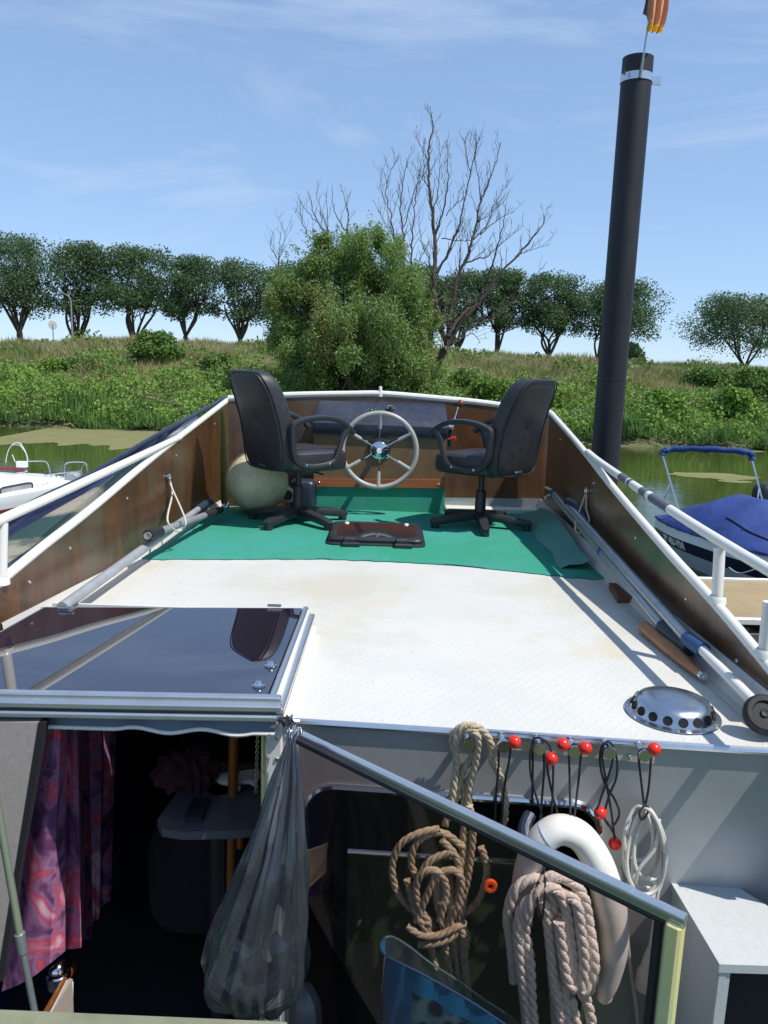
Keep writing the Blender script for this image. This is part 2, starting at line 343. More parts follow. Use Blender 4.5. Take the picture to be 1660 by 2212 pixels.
    def rope(s, P, r, m, pitch=None, closed=False, strands=3):
        pitch = pitch or r*6.5
        step = pitch/10; Q, L_ = resample(catmull(P, 10, closed), step, closed)
        if closed: Q = Q[:-1]
        k = 6*strands
        prof = [((.70+.30*abs(cos(strands*.5*(2*pi*j/k)))**.6)*cos(2*pi*j/k), (.70+.30*abs(cos(strands*.5*(2*pi*j/k)))**.6)*sin(2*pi*j/k)) for j in range(k)]
        return s.tube(Q, r, m, prof=prof, twist=2*pi/10, closed=closed)
    def lathe(s, c, prof, m, n=24, axis=(0, 0, 1), squash=(1, 1)):
        a = np.array(axis, float); a /= np.linalg.norm(a); u = np.array([1.0, 0, 0]) if abs(a[0]) < .9 else np.array([0, 1.0, 0])
        u = u - a*(u @ a); u /= np.linalg.norm(u); w_ = np.cross(a, u); vs = []; fs = []
        for (r, h) in prof:
            for k in range(n): t = 2*pi*k/n; vs.append(np.array(c)+a*h+(u*cos(t)*squash[0]+w_*sin(t)*squash[1])*max(r, 1e-5))
        for i in range(len(prof)-1):
            for k in range(n): k2 = (k+1) % n; fs.append((i*n+k, i*n+k2, (i+1)*n+k2, (i+1)*n+k))
        return s.add(vs, fs, m)
    def ball(s, c, r, m, n=18, sq=(1, 1, 1)):
        vs = []; fs = []; q = n//2
        for i in range(q+1):
            p = pi*i/q
            for k in range(n): t = 2*pi*k/n; vs.append((c[0]+r*sq[0]*sin(p)*cos(t), c[1]+r*sq[1]*sin(p)*sin(t), c[2]+r*sq[2]*cos(p)))
        for i in range(q):
            for k in range(n): k2 = (k+1) % n; fs.append((i*n+k, (i+1)*n+k, (i+1)*n+k2, i*n+k2))
        return s.add(vs, fs, m)
    def grid(s, G, m, mfun=None, closeu=False):
        nr = len(G); nc = len(G[0]); vs = [p for row in G for p in row]; o = len(s.v); s.v += [tuple(map(float, p)) for p in vs]
        for i in range(nr-1):
            for j in range(nc if closeu else nc-1):
                j2 = (j+1) % nc; s.f.append((o+i*nc+j, o+i*nc+j2, o+(i+1)*nc+j2, o+(i+1)*nc+j)); s.m.append(s.mi(mfun(i, j) if mfun else m))
        return s
    def prism(s, poly, off, m):          # polygon (list of 3D), extruded by vector off
        n = len(poly); a = [np.array(p, float) for p in poly]; b = [p+np.array(off, float) for p in a]
        fs = [tuple(range(n)), tuple(range(2*n-1, n-1, -1))]+[(i, (i+1) % n+0, n+(i+1) % n, n+i) for i in range(n)]
        return s.add(a+b, fs, m)
    def build(s, name, parent=None, smooth=True, local=False, ang=35):
        me = bpy.data.meshes.new(name); v = np.array(s.v, float)
        if parent is not None and not local: v = v-ORG[parent.name]
        me.from_pydata(v.tolist(), [], s.f)
        for m in s.mats: me.materials.append(m)
        me.polygons.foreach_set('material_index', s.m)
        me.update()
        if smooth:
            me.shade_smooth() if hasattr(me, 'shade_smooth') else None
            try: me.set_sharp_from_angle(angle=radians(ang))
            except Exception: pass
        o = bpy.data.objects.new(name, me); COL.objects.link(o)
        import bmesh
        bm = bmesh.new(); bm.from_mesh(me); bmesh.ops.recalc_face_normals(bm, faces=bm.faces); bm.to_mesh(me); bm.free()
        if parent is not None: o.parent = parent; ORG[o.name] = ORG[parent.name]
        else: ORG[o.name] = np.zeros(3)
        return o
def solo(mb, name, org, label, cat, group=None, smooth=True):
    """one-mesh thing with its origin at org"""
    mb.v = [tuple(np.array(p)-np.array(org)) for p in mb.v]
    o = mb.build(name, smooth=smooth, local=True); o.location = org; ORG[o.name] = np.array(org, float)
    return tag(o, label, cat, group)
def pillow(mb, w_, h_, T, m, mapf, ex=4, ns=40, rings=7):
    G = []
    prof = [(.02, .5)]+[(.5, .5), (.8, .48), (.92, .42), (.985, .30), (1, .12), (1, -.12), (.985, -.30), (.92, -.42), (.8, -.48), (.5, -.5), (.02, -.5)]
    for (s_, t_) in prof:
        row = []
        for k in range(ns):
            a = 2*pi*k/ns; ca, sa = cos(a), sin(a)
            row.append(mapf(s_*w_/2*math.copysign(abs(ca)**(2/ex), ca), s_*h_/2*math.copysign(abs(sa)**(2/ex), sa), t_*T))
        G.append(row)
    mb.grid(G, m, closeu=True)
def cards(name, C, size, m, parent=None, upbias=0.0, aspect=1.6, nrm=None, vertical=False, sizes=None, kind=None):
    """leaf cloud: one small bent diamond per centre, all one mesh"""
    n = len(C); C = np.asarray(C, float)
    if parent is not None: C = C-ORG[parent.name]
    d = R.normal(size=(n, 3))
    if vertical: d = np.stack([R.normal(size=n)*.35, R.normal(size=n)*.35, np.ones(n)], 1)
    d /= np.linalg.norm(d, axis=1)[:, None]
    q = R.normal(size=(n, 3))
    if nrm is not None: q = q*.75+nrm
    sd = np.cross(d, q); sd /= (np.linalg.norm(sd, axis=1)[:, None]+1e-9)
    sz = (size*(.65+.7*R.rand(n)) if sizes is None else sizes)[:, None]
    a = C-(0 if vertical else .5)*d*sz; b = C+(1 if vertical else .5)*d*sz; mid = C+(.35*d*sz if vertical else 0)
    v = np.stack([a, mid+sd*sz*.5/aspect, b, mid-sd*sz*.5/aspect], 1).reshape(-1, 3)
    me = bpy.data.meshes.new(name); me.vertices.add(4*n); me.vertices.foreach_set('co', v.ravel())
    me.loops.add(4*n); me.loops.foreach_set('vertex_index', np.arange(4*n, dtype=np.int32))
    me.polygons.add(n); me.polygons.foreach_set('loop_start', np.arange(0, 4*n, 4, dtype=np.int32))
    try: me.polygons.foreach_set('loop_total', np.full(n, 4, dtype=np.int32))
    except Exception: pass
    me.materials.append(m); me.update(calc_edges=True); me.validate()
    o = bpy.data.objects.new(name, me); COL.objects.link(o)
    if parent is not None: o.parent = parent; ORG[o.name] = ORG[parent.name]
    return o
def screw(mb, c, n_, r, m): mb.lathe(c, [(0, .004), (r*.7, .0035), (r, .001), (r, -.004)], m, 10, axis=n_)

# ================================================================== SETTING
WZ = -1.6
mb = MB(); mb.add([(-400, -60, WZ), (400, -60, WZ), (400, 33, WZ), (-400, 33, WZ)], [(0, 1, 2, 3)], mWater)
tag(mb.build('water', smooth=False), kind='structure')
def shore(x): return 30.2 + .35*sin(x*.5)+.25*sin(x*1.7+1)
def crest(x): return float(np.interp(x, [-40, -22, -16, -9, 0, 5, 14.5, 21, 40], [1.35, 1.5, 2.0, 1.98, 2.0, 1.85, 1.6, 1.5, 1.5]))
def bankz(x, y):
    t = (y-shore(x))/(44-shore(x)); c = crest(x)
    if t < 0: return WZ-.6+(.6)*(1+t*6 if t > -.16 else 0)
    if t > 1: return c-.012*(y-44) if y < 60 else c-.2-.004*(y-60)
    s_ = t**.75*(1.0-.12*sin(pi*t))
    return WZ+(c-WZ)*s_ + .12*sin(x*.9+y*.6)*sin(y*.8)*min(1, t*4)*min(1, (1-t)*4)
ys = list(np.linspace(28, 46, 46))+[48, 52, 58, 66, 80, 110, 160, 260, 500, 900]
xs = sorted(list(np.linspace(-40, 40, 110))+[-800, -400, -200, -120, -80, -60, 60, 80, 120, 200, 400, 800])
mb = MB(); mb.grid([[(x, y, bankz(x, y)) for x in xs] for y in ys], mSoil, mfun=lambda i, j: mSoil if i < 46 else mField)
tag(mb.build('dyke_ground'), kind='structure')

# duckweed mat along the far shore on the left, one ragged sheet with a litter of fronds
edge = [(-40, 951), (0, 957), (40, 961), (90, 957), (150, 959), (210, 964), (286, 969), (340, 972), (400, 966), (470, 955), (560, 958), (700, 965)]
ex = [az(x, y, WZ+.004) for x, y in edge]; fine = catmull(ex, 14); top = []
bot = [(p[0], p[1]+.35*sin(p[0]*3.3)+.3*sin(p[0]*7.1)+.05*R.randn(), WZ+.004) for p in fine]
top = [(p[0], 31.0, WZ+.004) for p in fine]
mb = MB(); mb.grid([[tuple(np.array(a)*(1-t)+np.array(b)*t) for a, b in zip(bot, top)] for t in (0, .5, 1)], mat('duckweed_mat', (.16, .17, .045), .9, var=(1.2, (.20, .175, .085), .42, .6), patches=[(25, (.12, .12, .035), .55, .7)]))
for (px, py, rx, ry) in [(1545, 1028, 1.3, .35), (1570, 973, 1.6, .22), (1590, 1040, .5, .12), (1260, 1008, .6, .2), (372, 1003, .6, .2)]:
    c = az(px, py, WZ+.006)
    mb.add([c]+[c+np.array([rx*cos(a)*(.75+.35*R.rand()), ry*2.2*sin(a)*(.7+.4*R.rand()), 0]) for a in np.linspace(0, 2*pi, 28)[:-1]], [(0, 1+i, 1+(i+1) % 27) for i in range(27)], mb.mats[0])
tag(mb.build('duckweed', smooth=False), 'olive green duckweed floating on the river below the far bank', 'duckweed', kind='stuff')

# --- bank vegetation (uncountable)
def scatter(n, y0, y1, x0=-27, x1=27, pw=1.0):
    x = R.uniform(x0, x1, n); y = y0+(y1-y0)*R.rand(n)**pw
    return x, y
def clumpnoise(x, y, s, ph=0): return np.sin(x*s+ph)*np.sin(y*s*1.3+ph*2)+.6*np.sin(x*s*2.3+y*s*1.1+ph)+.4*np.sin(x*s*4.1-y*s*3.3)
def bz(x, y): return np.array([bankz(a, b) for a, b in zip(x, y)])
# leafy herbs low on the bank
x, y = scatter(90000, 30.0, 38.5, pw=1.15)
hgt = .22+.50*np.clip(clumpnoise(x, y, .8), -.6, 1.6)+.25*np.clip(clumpnoise(x, y, 2.3, 2), -.5, 1.2)+.35*np.exp(-((y-30.8)/1.6)**2)
z = bz(x, np.maximum(y, 30.5))+np.maximum(hgt, .08)*R.rand(len(x))**.6
o = cards('bank_herbs', np.stack([x, y, z], 1), .125, mLeafBank, aspect=1.3, nrm=np.array([[.2, -.5, .9]]))
tag(o, 'dense bright green herbs and nettles covering the lower bank', 'undergrowth', kind='stuff')
x, y = scatter(26000, 29.7, 31.9); k = (clumpnoise(x, y, .6, 1)+R.rand(len(x))*1.6) > .35; x = x[k]; y = y[k]; z = bz(x, np.maximum(y, 30.6))-.05
o = cards('waterside_reeds', np.stack([x, y, np.maximum(z, WZ)], 1), .5, mReed, aspect=9, vertical=True, sizes=(.20+.55*R.rand(len(x)))*(.9+.55*clumpnoise(x, y, .9, 3)).clip(.35, 1.7))
tag(o, 'dark green reeds and rushes standing along the waterline', 'reeds', kind='stuff')
# grasses on the upper slope
x, y = scatter(150000, 34.5, 46.5, -30, 30)
z = bz(x, y)-.03
o = cards('tall_grass', np.stack([x, y, z], 1), .4, mGrass, aspect=12, vertical=True, sizes=(.14+.30*R.rand(len(x))**1.5)*(1+.35*clumpnoise(x, y, .8)).clip(.5, 1.8))
tag(o, 'tall dry yellowish green grass on the upper slope and crest', 'grass', kind='stuff')
x, y = scatter(30000, 33.5, 44.5, -27, 27); k = clumpnoise(x, y, .55, 2) > .35; x = x[k]; y = y[k]
z = bz(x, y)+(.12+.55*(clumpnoise(x, y, .55, 2)-.35).clip(0, 1))*R.rand(len(x))**.5
o = cards('brambles', np.stack([x, y, z], 1), .16, mBramble, aspect=1.4, nrm=np.array([[.2, -.5, .9]]))
tag(o, 'low bramble patches scattered among the grass of the slope', 'brambles', kind='stuff')

# --- trees
def branch(mb, a, b, r0, r1, m, n=6, bend=.12, segs=5, rg=rng):
    a = np.array(a, float); b = np.array(b, float); l = np.linalg.norm(b-a)
    c1 = a+(b-a)*.35+np.array([rg.uniform(-1, 1), rg.uniform(-1, 1), rg.uniform(-.4, 1)])*l*bend
    c2 = a+(b-a)*.7+np.array([rg.uniform(-1, 1), rg.uniform(-1, 1), rg.uniform(-.3, .6)])*l*bend
    P = catmull([a, c1, c2, b], segs); rr = [r0+(r1-r0)*i/(len(P)-1) for i in range(len(P))]
    mb.tube(P, rr, m, n=n, cap=False); return P
def row_tree(px, base_py, cl, cr, top_py, Y, label, seed, low=.34, leaves=9000, name='ash_tree', msh=mLeafRow, group='trees in a row along the dyke', lean=0):
    rg = random.Random(seed)
    b = ay(px, base_py, Y); zb = bankz(b[0], Y)-.05; b = np.array([b[0], Y, zb])
    xl = ay(cl, top_py+70, Y)[0]; xr = ay(cr, top_py+70, Y)[0]; zt = ay((cl+cr)/2, top_py, Y)[2]
    W = (xr-xl)/2*(1.24 if px < 1150 else 1.08); cx = (xl+xr)/2; Ht = zt-zb
    root = empty(name, b, label, 'tree', group)
    z0 = zb+Ht*low; ch = zt-z0
    t = MB(); fork = b+np.array([rg.uniform(-.15, .15), 0, Ht*rg.uniform(.07, .19)])
    t.tube([b, b+(fork-b)*.5, fork], [.30*Ht/8, .24*Ht/8, .2*Ht/8], mBark, n=9, cap=False)
    clumps = []
    nc = 70
    for i in range(nc):
        a = rg.uniform(0, 2*pi); v = rg.uniform(0, 1)**.8
        zz = z0+ch*(.06+.90*v)
        prof = (sin(pi*min(1, (v*.66+.19)))**.8)*rg.uniform(.85, 1.12)
        rr = W*prof*rg.uniform(.30, .92)
        cs = rg.uniform(.35, 1.0)*W*.38
        clumps.append((np.array([cx+cos(a)*rr, Y+sin(a)*rr*.9, min(zz, zt-cs*.7)]), cs))
    for i in range(7):
        a = 2*pi*i/7+rg.uniform(-.3, .3); v = rg.uniform(.08, .22); clumps.append((np.array([cx+cos(a)*W*rg.uniform(.6, .85), Y+sin(a)*W*.6, z0+ch*v]), W*.2))
    limbs = []
    nl = rg.choice([5, 6, 7, 9])
    for i in range(nl):
        a = 2*pi*i/nl+rg.uniform(-.4, .4); e = np.array([cx+cos(a)*W*.5, Y+sin(a)*W*.45, z0+ch*rg.uniform(.25, .6)])
        P = branch(t, fork if i % 2 else fork-np.array([0, 0, .12*Ht/8]), e, .12*Ht/8, .045, mBark, bend=.10, rg=rg); limbs.append(P)
    for c, cs in clumps[::2]:
        P = rg.choice(limbs); q = P[rg.randint(len(P)//3, len(P)-1)]; branch(t, q, c, .045, .012, mBark, n=4, bend=.08, segs=3, rg=rg)
    t.build('trunk', root)
    pts = []; nr = []
    wts = np.array([cs**2 for _, cs in clumps]); wts /= wts.sum(); cnt = (wts*leaves*1.65).astype(int)
    for (c, cs), k in zip(clumps, cnt):
        d = R.normal(size=(k, 3)); d /= np.linalg.norm(d, axis=1)[:, None]; rad = cs*(.40+.80*R.rand(k)**.8)
        p = c+d*rad[:, None]*np.array([1.1, 1.1, .8]); pts.append(p); nr.append(d)
    cards('crown', np.vstack(pts), .155, msh, root, aspect=1.5, nrm=np.vstack(nr))
    return root
TR = [(45, 752, -48, 112, 506, 'round topped tree at the far left end of the row on the dyke', 10500),
      (167, 736, 112, 236, 526, 'tree second from the left in the row beside the street lamp', 9000),
      (290, 738, 228, 366, 532, 'broad tree third from the left in the row above the dark bush on the slope', 9500),
      (405, 742, 352, 470, 552, 'tree fourth from the left in the row with a forked trunk', 8500),
      (520, 746, 462, 586, 562, 'sparser tree in the row just left of the big leafy willow', 5600),
      (640, 755, 575, 705, 572, 'tree of the row mostly hidden behind the left side of the willow', 6500),
      (900, 768, 840, 962, 572, 'tree of the row showing between the willow top and the dead tree', 6500),
      (990, 770, 935, 1052, 588, 'tree of the row directly behind the dead tree', 6500),
      (1072, 775, 1030, 1132, 580, 'narrow dark tree just right of the dead tree', 8000),
      (1190, 782, 1118, 1262, 594, 'broad tree in the row with leaves low on its trunk, left of the black pile', 9500),
      (1290, 790, 1236, 1424, 606, 'widest tree of the row partly hidden behind the black pile', 10500)]
for i, (px, bp, cl, cr, tp, lab, n) in enumerate(TR):
    row_tree(px, bp, cl, cr, tp, 58, lab, 40+i, leaves=n)
row_tree(1605, 806, 1492, 1712, 637, 60, 'solitary round tree at the right standing apart from the row', 77, leaves=9500, group=None)
def shrub(name, px, py0, w_px, top_py, Y, label, n, m, seed, ls=.15, group=None):
    rg = random.Random(seed); W = w_px/2/F*Y*1.02
    x0 = ay(px, top_py, Y)[0]; zb = bankz(x0, Y); zt = ay(px, top_py, Y)[2]; Ht = max(zt-zb, .4)
    root = empty(name, (x0, Y, zb), label, 'bush', group)
    t = MB()
    for i in range(6): branch(t, (x0, Y, zb-.05), (x0+rg.uniform(-.6, .6)*W, Y+rg.uniform(-.5, .5)*W, zb+Ht*rg.uniform(.5, .85)), .035, .01, mBark, n=5, rg=rg)
    t.build('stem', root)
    P = []; Nn = []
    for i in range(34):
        a = rg.uniform(0, 2*pi); v = rg.uniform(0.02, .95); rr = W*sqrt(max(.05, 1-v*v))*rg.uniform(.3, .85); cs = W*rg.uniform(.22, .36)
        c = np.array([x0+cos(a)*rr, Y+sin(a)*rr*.8, zb+min(v*Ht, Ht-cs*.6)]); k = n//34
        d = R.normal(size=(k, 3)); d /= np.linalg.norm(d, axis=1)[:, None]; P.append(c+d*(cs*(.5+.6*R.rand(k)))[:, None]); Nn.append(d)
    cards('foliage', np.vstack(P), ls, m, root, aspect=1.5, nrm=np.vstack(Nn)); return root
shrub('small_tree', 1368, 0, 60, 742, 57, 'small dark bush on the crest right behind the black pile', 2600, mLeafRow, 5, .17)
shrub('round_bush', 335, 0, 130, 722, 40.5, 'dark round bush on the slope below the third tree of the row', 7000, mBramble, 6)
shrub('round_bush', 1530, 0, 120, 800, 40, 'low dark bush high on the slope at the right', 6000, mBramble, 8)
shrub('round_bush', 1635, 0, 130, 802, 37, 'leafy bush at the right edge above the blue boat', 9000, mBramble, 9)
shrub('round_bush', 120, 0, 110, 790, 38, 'loose leafy bush low on the left bank near the frame edge', 5500, mLeafBank, 31)
shrub('round_bush', 470, 0, 110, 770, 39.5, 'low spreading bush on the slope left of the willow', 5000, mBramble, 32)
shrub('round_bush', 1180, 0, 100, 838, 33.5, 'small bright bush near the water left of the black pile', 4000, mLeafBank, 33)
shrub('round_bush', 1430, 0, 120, 850, 33.2, 'low bright bush near the water right of the black pile', 5000, mLeafBank, 34)
shrub('round_bush', 1590, 0, 120, 838, 33.4, 'wide leafy bush by the water above the folded bimini', 6000, mLeafBank, 35)
shrub('round_bush', 1010, 0, 90, 800, 37, 'small bright bush at the foot of the dead tree', 4500, mLeafWil, 10)
shrub('round_bush', 1060, 0, 110, 822, 35, 'low leafy bush behind the right hand chair', 4500, mLeafBank, 12)
# willow
rg = random.Random(3)
YW = 34.0; wb = np.array([ay(760, 860, YW)[0], YW, 0]); wb[2] = bankz(wb[0], YW)-.1
wil = empty('willow_tree', wb, 'big bushy green willow leaning over the bank in the middle', 'tree')
t = MB(); wc = []
outl = [(495, 770, 840, 530), (560, 700, 900, 0)]
lobes = [(770, 560, 60, 55), (835, 560, 45, 60), (700, 560, 50, 50), (740, 640, 110, 80), (850, 650, 80, 80), (660, 650, 75, 75), (625, 690, 60, 80), (900, 720, 70, 90), (760, 740, 130, 90), (670, 770, 70, 80), (640, 720, 55, 60),
         (850, 800, 100, 80), (740, 820, 110, 70), (915, 790, 55, 80), (940, 830, 45, 60), (655, 830, 45, 45), (930, 690, 40, 60), (610, 620, 35, 35), (795, 530, 40, 30), (700, 532, 26, 24), (770, 700, 110, 70, 1), (700, 740, 80, 60, 1), (820, 760, 110, 60, 1), (760, 790, 120, 50, 1), (880, 780, 60, 60, 1), (640, 790, 50, 50, 1), (690, 600, 60, 50), (800, 600, 90, 70)]
P = []; Nn = []
for (lx, ly, lw, lh, *fr) in lobes:
    for q in range(9):
        dx = rg.uniform(-.75, .75)*lw; dy = rg.uniform(-.75, .75)*lh; Yd = YW+rg.uniform(-1.0, 1.0)*lw/F*YW*.9-(1.3 if fr else 0)
        c = ay(lx+dx, ly+dy, Yd); cs = rg.uniform(.38, .62)*min(lw, lh)/F*YW*.75; wc.append(c)
        k = int(3300*cs**2); k = max(120, min(k, 2400))
        d = R.normal(size=(k, 3)); d /= np.linalg.norm(d, axis=1)[:, None]; P.append(c+d*(cs*(.30+1.0*R.rand(k)))[:, None]*np.array([.85, .85, 1.2])); Nn.append(d)
for q in range(150):
    lx, ly, lw, lh, *fr = rg.choice(lobes); a = rg.uniform(.1, pi-.1); c = ay(lx+cos(a)*lw*.95, ly-sin(a)*lh*.95, YW+rg.uniform(-1, 1)); l = rg.uniform(.25, .65); k = int(70*l)
    u_ = np.array([cos(a)*.7+rg.uniform(-.4, .4), rg.uniform(-.4, .4), rg.uniform(.3, 1.2)]); P.append(c+u_*(R.rand(k)[:, None]*l)+R.normal(size=(k, 3))*.09); Nn.append(R.normal(size=(k, 3)))
for c in wc[::3]: branch(t, wb+np.array([rg.uniform(-.5, .5), 0, rg.uniform(0, .5)]), c, .09, .015, mBark, n=5, bend=.1, rg=rg)
t.tube([wb, wb+np.array([.2, 0, 1.2]), wb+np.array([.1, .1, 2.4])], [.24, .2, .14], mBark)
# bleached broken branch on the front of the crown
for pts in ([(758, 845), (752, 800), (738, 762), (732, 722)], [(738, 762), (715, 745), (690, 772)], [(738, 762), (700, 765), (672, 775)], [(752, 800), (800, 765)], [(754, 815), (742, 840), (740, 856)], [(756, 825), (790, 850)]):
    Q = catmull([ay(a, b, YW-1.9) for a, b in pts], 5); t.tube(Q, [.05-.035*i/len(Q) for i in range(len(Q))], mDead, n=6)
t.build('trunk', wil)
cards('crown', np.vstack(P), .125, mLeafWil, wil, aspect=2.6, nrm=np.vstack(Nn))
# dead tree traced limb by limb at its own distance
def z6(p): return (542.5+p[0]*.4085, 237.3+p[1]*.4085)
def dead(name, Y, stems, label, base, seed, tw=1.0):
    rg = random.Random(seed); root = empty(name, base, label, 'dead tree'); t = MB()
    for (pts, r0, r1) in stems:
        dz = rg.uniform(-1.2, 1.2); n = len(pts)
        Q = [ay(*z6(p), Y+dz*(i/(n-1))) + np.array([0, 0, 0]) for i, p in enumerate(pts)]
        C_ = catmull(Q, 5); C_ = [c+np.array([rg.gauss(0, .025), 0, rg.gauss(0, .02)]) for c in C_]; m = len(C_)
        r0 *= .68; r1 *= .8; t.tube(C_, [r0+(r1-r0)*(i/(m-1))**.8 for i in range(m)], mDead, n=7, cap=True)
        for i in range(2, m-1):
            if rg.random() < .95*tw:
                g = C_[min(i+1, m-1)]-C_[i-1]; g /= np.linalg.norm(g)
                sd = np.array([rg.choice([-1, 1])*rg.uniform(.5, 1.1), rg.uniform(-.7, .7), rg.uniform(.3, .9)]); dd = g*.7+sd*.6; dd /= np.linalg.norm(dd)
                l = rg.uniform(.3, 1.25)*(1-.5*i/m)
                e = C_[i]+dd*l+np.array([0, 0, l*.35]); r = (r0+(r1-r0)*i/(m-1))*.45
                B = branch(t, C_[i], e, max(r*.7, .008), .0035, mDead, n=4, bend=.08, segs=3, rg=rg)
                if rg.random() < .6:
                    e2 = B[len(B)//2]+np.array([rg.uniform(-.35, .35), rg.uniform(-.2, .2), rg.uniform(.25, .6)])*l*.8; branch(t, B[len(B)//2], e2, .010, .005, mDead, n=4, bend=.06, segs=2, rg=rg)
    t.build('branches', root)
YD = 35.0
A = [([(925, 1500), (950, 1400), (1005, 1300), (1035, 1262)], .26, .2), ([(1035, 1262), (1010, 1150), (980, 1050), (968, 1000)], .17, .15),
     ([(930, 1490), (945, 1250), (955, 1100), (968, 1000), (970, 860), (972, 700), (960, 560), (945, 420), (940, 280), (945, 180), (960, 90), (955, 30)], .22, .018),
     ([(1035, 1262), (1090, 1150), (1180, 1050), (1240, 980), (1290, 900), (1400, 780), (1480, 690), (1540, 610), (1555, 565)], .17, .012),
     ([(1400, 780), (1470, 745), (1580, 712)], .03, .008),
     ([(1040, 1250), (1050, 1100), (1090, 900), (1140, 790), (1170, 690), (1190, 600), (1215, 480), (1250, 400), (1290, 290), (1322, 175)], .15, .012),
     ([(980, 860), (1040, 760), (1070, 680), (1110, 580), (1130, 480), (1160, 330), (1190, 200), (1188, 120)], .085, .012),
     ([(1160, 330), (1140, 240), (1130, 140)], .03, .01), ([(975, 650), (1020, 520), (1040, 400), (1040, 280), (1035, 160)], .06, .01),
     ([(945, 420), (905, 360), (880, 340)], .03, .01), ([(940, 270), (900, 200), (865, 115)], .03, .008), ([(965, 560), (990, 400), (1000, 270), (995, 150)], .04, .008),
     ([(930, 1300), (880, 1000), (850, 820), (850, 700), (860, 600), (870, 470), (880, 380), (900, 310)], .08, .01),
     ([(900, 1250), (800, 800), (805, 640), (790, 520), (800, 430), (815, 330), (835, 260)], .08, .01),
     ([(870, 1200), (780, 780), (760, 680), (740, 560), (715, 450), (735, 340), (770, 265)], .075, .01), ([(760, 680), (700, 590), (670, 530)], .03, .008), ([(715, 500), (690, 420), (688, 310)], .03, .008),
     ([(810, 620), (850, 480), (880, 400), (935, 310)], .035, .008), ([(1170, 690), (1240, 620), (1280, 520), (1340, 420), (1365, 370)], .05, .008), ([(1210, 660), (1290, 590), (1390, 540)], .04, .008),
     ([(1130, 815), (1200, 790), (1260, 770), (1340, 690), (1450, 610)], .06, .008), ([(1240, 930), (1300, 740), (1330, 620), (1345, 500)], .07, .01), ([(1215, 480), (1205, 380), (1185, 260), (1190, 150)], .035, .01),
     ([(1060, 1240), (1130, 1180), (1200, 1130), (1270, 1110), (1330, 1060), (1440, 960), (1545, 830)], .08, .012), ([(1100, 1220), (1170, 1180), (1210, 1240)], .05, .012), ([(960, 860), (940, 780), (900, 700), (890, 560)], .04, .01),
     ([(985, 1010), (1060, 960), (1100, 860), (1110, 700), (1130, 600)], .06, .012), ([(1010, 680), (1080, 690), (1160, 695)], .04, .015), ([(880, 830), (910, 760), (945, 710)], .03, .01),
     ([(1030, 560), (1080, 500), (1130, 470)], .03, .01), ([(1190, 600), (1250, 560), (1320, 500)], .035, .008), ([(1020, 1100), (1060, 1000), (1090, 930)], .06, .02), ([(1240, 1000), (1150, 1060), (1090, 1120), (1040, 1200)], .09, .10)]
b0 = ay(925, 850, YD); dead('dead_tree', YD, A, 'tall bare dead tree with many upright forked branches right of the willow', (b0[0], YD, bankz(b0[0], YD)), 21)
Bst = [([(500, 1150), (490, 950), (540, 800), (510, 650), (515, 560), (510, 490), (530, 425)], .09, .012), ([(510, 650), (470, 590), (440, 520), (430, 400)], .05, .01), ([(450, 830), (410, 690), (405, 580), (400, 430)], .05, .01),
       ([(500, 1100), (430, 760), (400, 660), (350, 590), (320, 500), (302, 425)], .08, .012), ([(410, 640), (365, 520), (350, 370)], .035, .008), ([(420, 850), (370, 740), (300, 650), (265, 560), (260, 485)], .055, .01), ([(350, 590), (290, 530), (265, 485)], .03, .01),
       ([(515, 560), (500, 470), (470, 415)], .03, .008)]
b0 = ay(748, 860, YW); dead('dead_tree', YW+.3, Bst, 'bare forked dead branches rising above the left of the willow crown', (b0[0], YW+.3, bankz(b0[0], YW)), 22, .45)
Cst = [([(150, 1000), (145, 870), (140, 780), (110, 740), (105, 690)], .05, .008), ([(145, 830), (155, 720), (150, 650)], .03, .008), ([(150, 820), (170, 700), (185, 635)], .03, .008), ([(130, 820), (90, 765)], .02, .008)]
b0 = ay(603, 800, YW+1); dead('dead_sapling', YW+1, Cst, 'thin bare dead sapling at the left edge of the willow', (b0[0], YW+1, bankz(b0[0], YW+1)), 23, .6)
mb = MB(); Q = [ay(x, y, 31.3) for x, y in [(300, 855), (330, 862), (350, 868), (385, 874), (415, 884), (440, 890)]]
mb.tube(catmull(Q, 4), [.02+.03*i/20 for i in range(21)], mDead, n=6); mb.tube([Q[2], Q[2]+np.array([.1, 0, .15]), Q[2]+np.array([.5, 0, .0])], [.02, .015, .01], mDead, n=5)
solo(mb, 'fallen_branch', Q[-1], 'bleached fallen branch poking out of the green bank at the left', 'branch')
# street lamp, sign, posts, flower on the crest
b = ay(157, 735, 50); b[2] = bankz(b[0], 50); la = empty('street_lamp', b, 'thin grey street lamp in front of the second tree from the left', 'street lamp')
h = ay(157, 650, 50)[2]; mb = MB(); mb.tube([b, (b[0], 50, h)], [.07, .045], mPoleGrey); mb.tube(catmull([(b[0], 50, h), (b[0]-.15, 50, h+.28), (b[0]-.5, 50, h+.45)], 5), .035, mPoleGrey, n=6); mb.build('pole', la)
mb = MB(); mb.box((b[0]-.62, 50, h+.47), (.34, .14, .08), mPoleGrey, bev=.03); mb.build('lamp_head', la)
b = ay(116, 736, 48); b[2] = bankz(b[0], 48); sg = empty('round_sign', b, 'small pale round sign on a post at the crest between the first two trees', 'sign'); zt = ay(115, 700, 48)[2]
mb = MB(); mb.tube([b, (b[0], 48, zt)], .03, mPoleGrey, n=6); mb.build('post', sg)
mb = MB(); mb.lathe((b[0], 48, zt-.05), [(0, .015), (.26, .012), (.27, 0), (0, -.01)], mPaper, 16, axis=(0, -1, 0)); mb.build('sign_plate', sg)
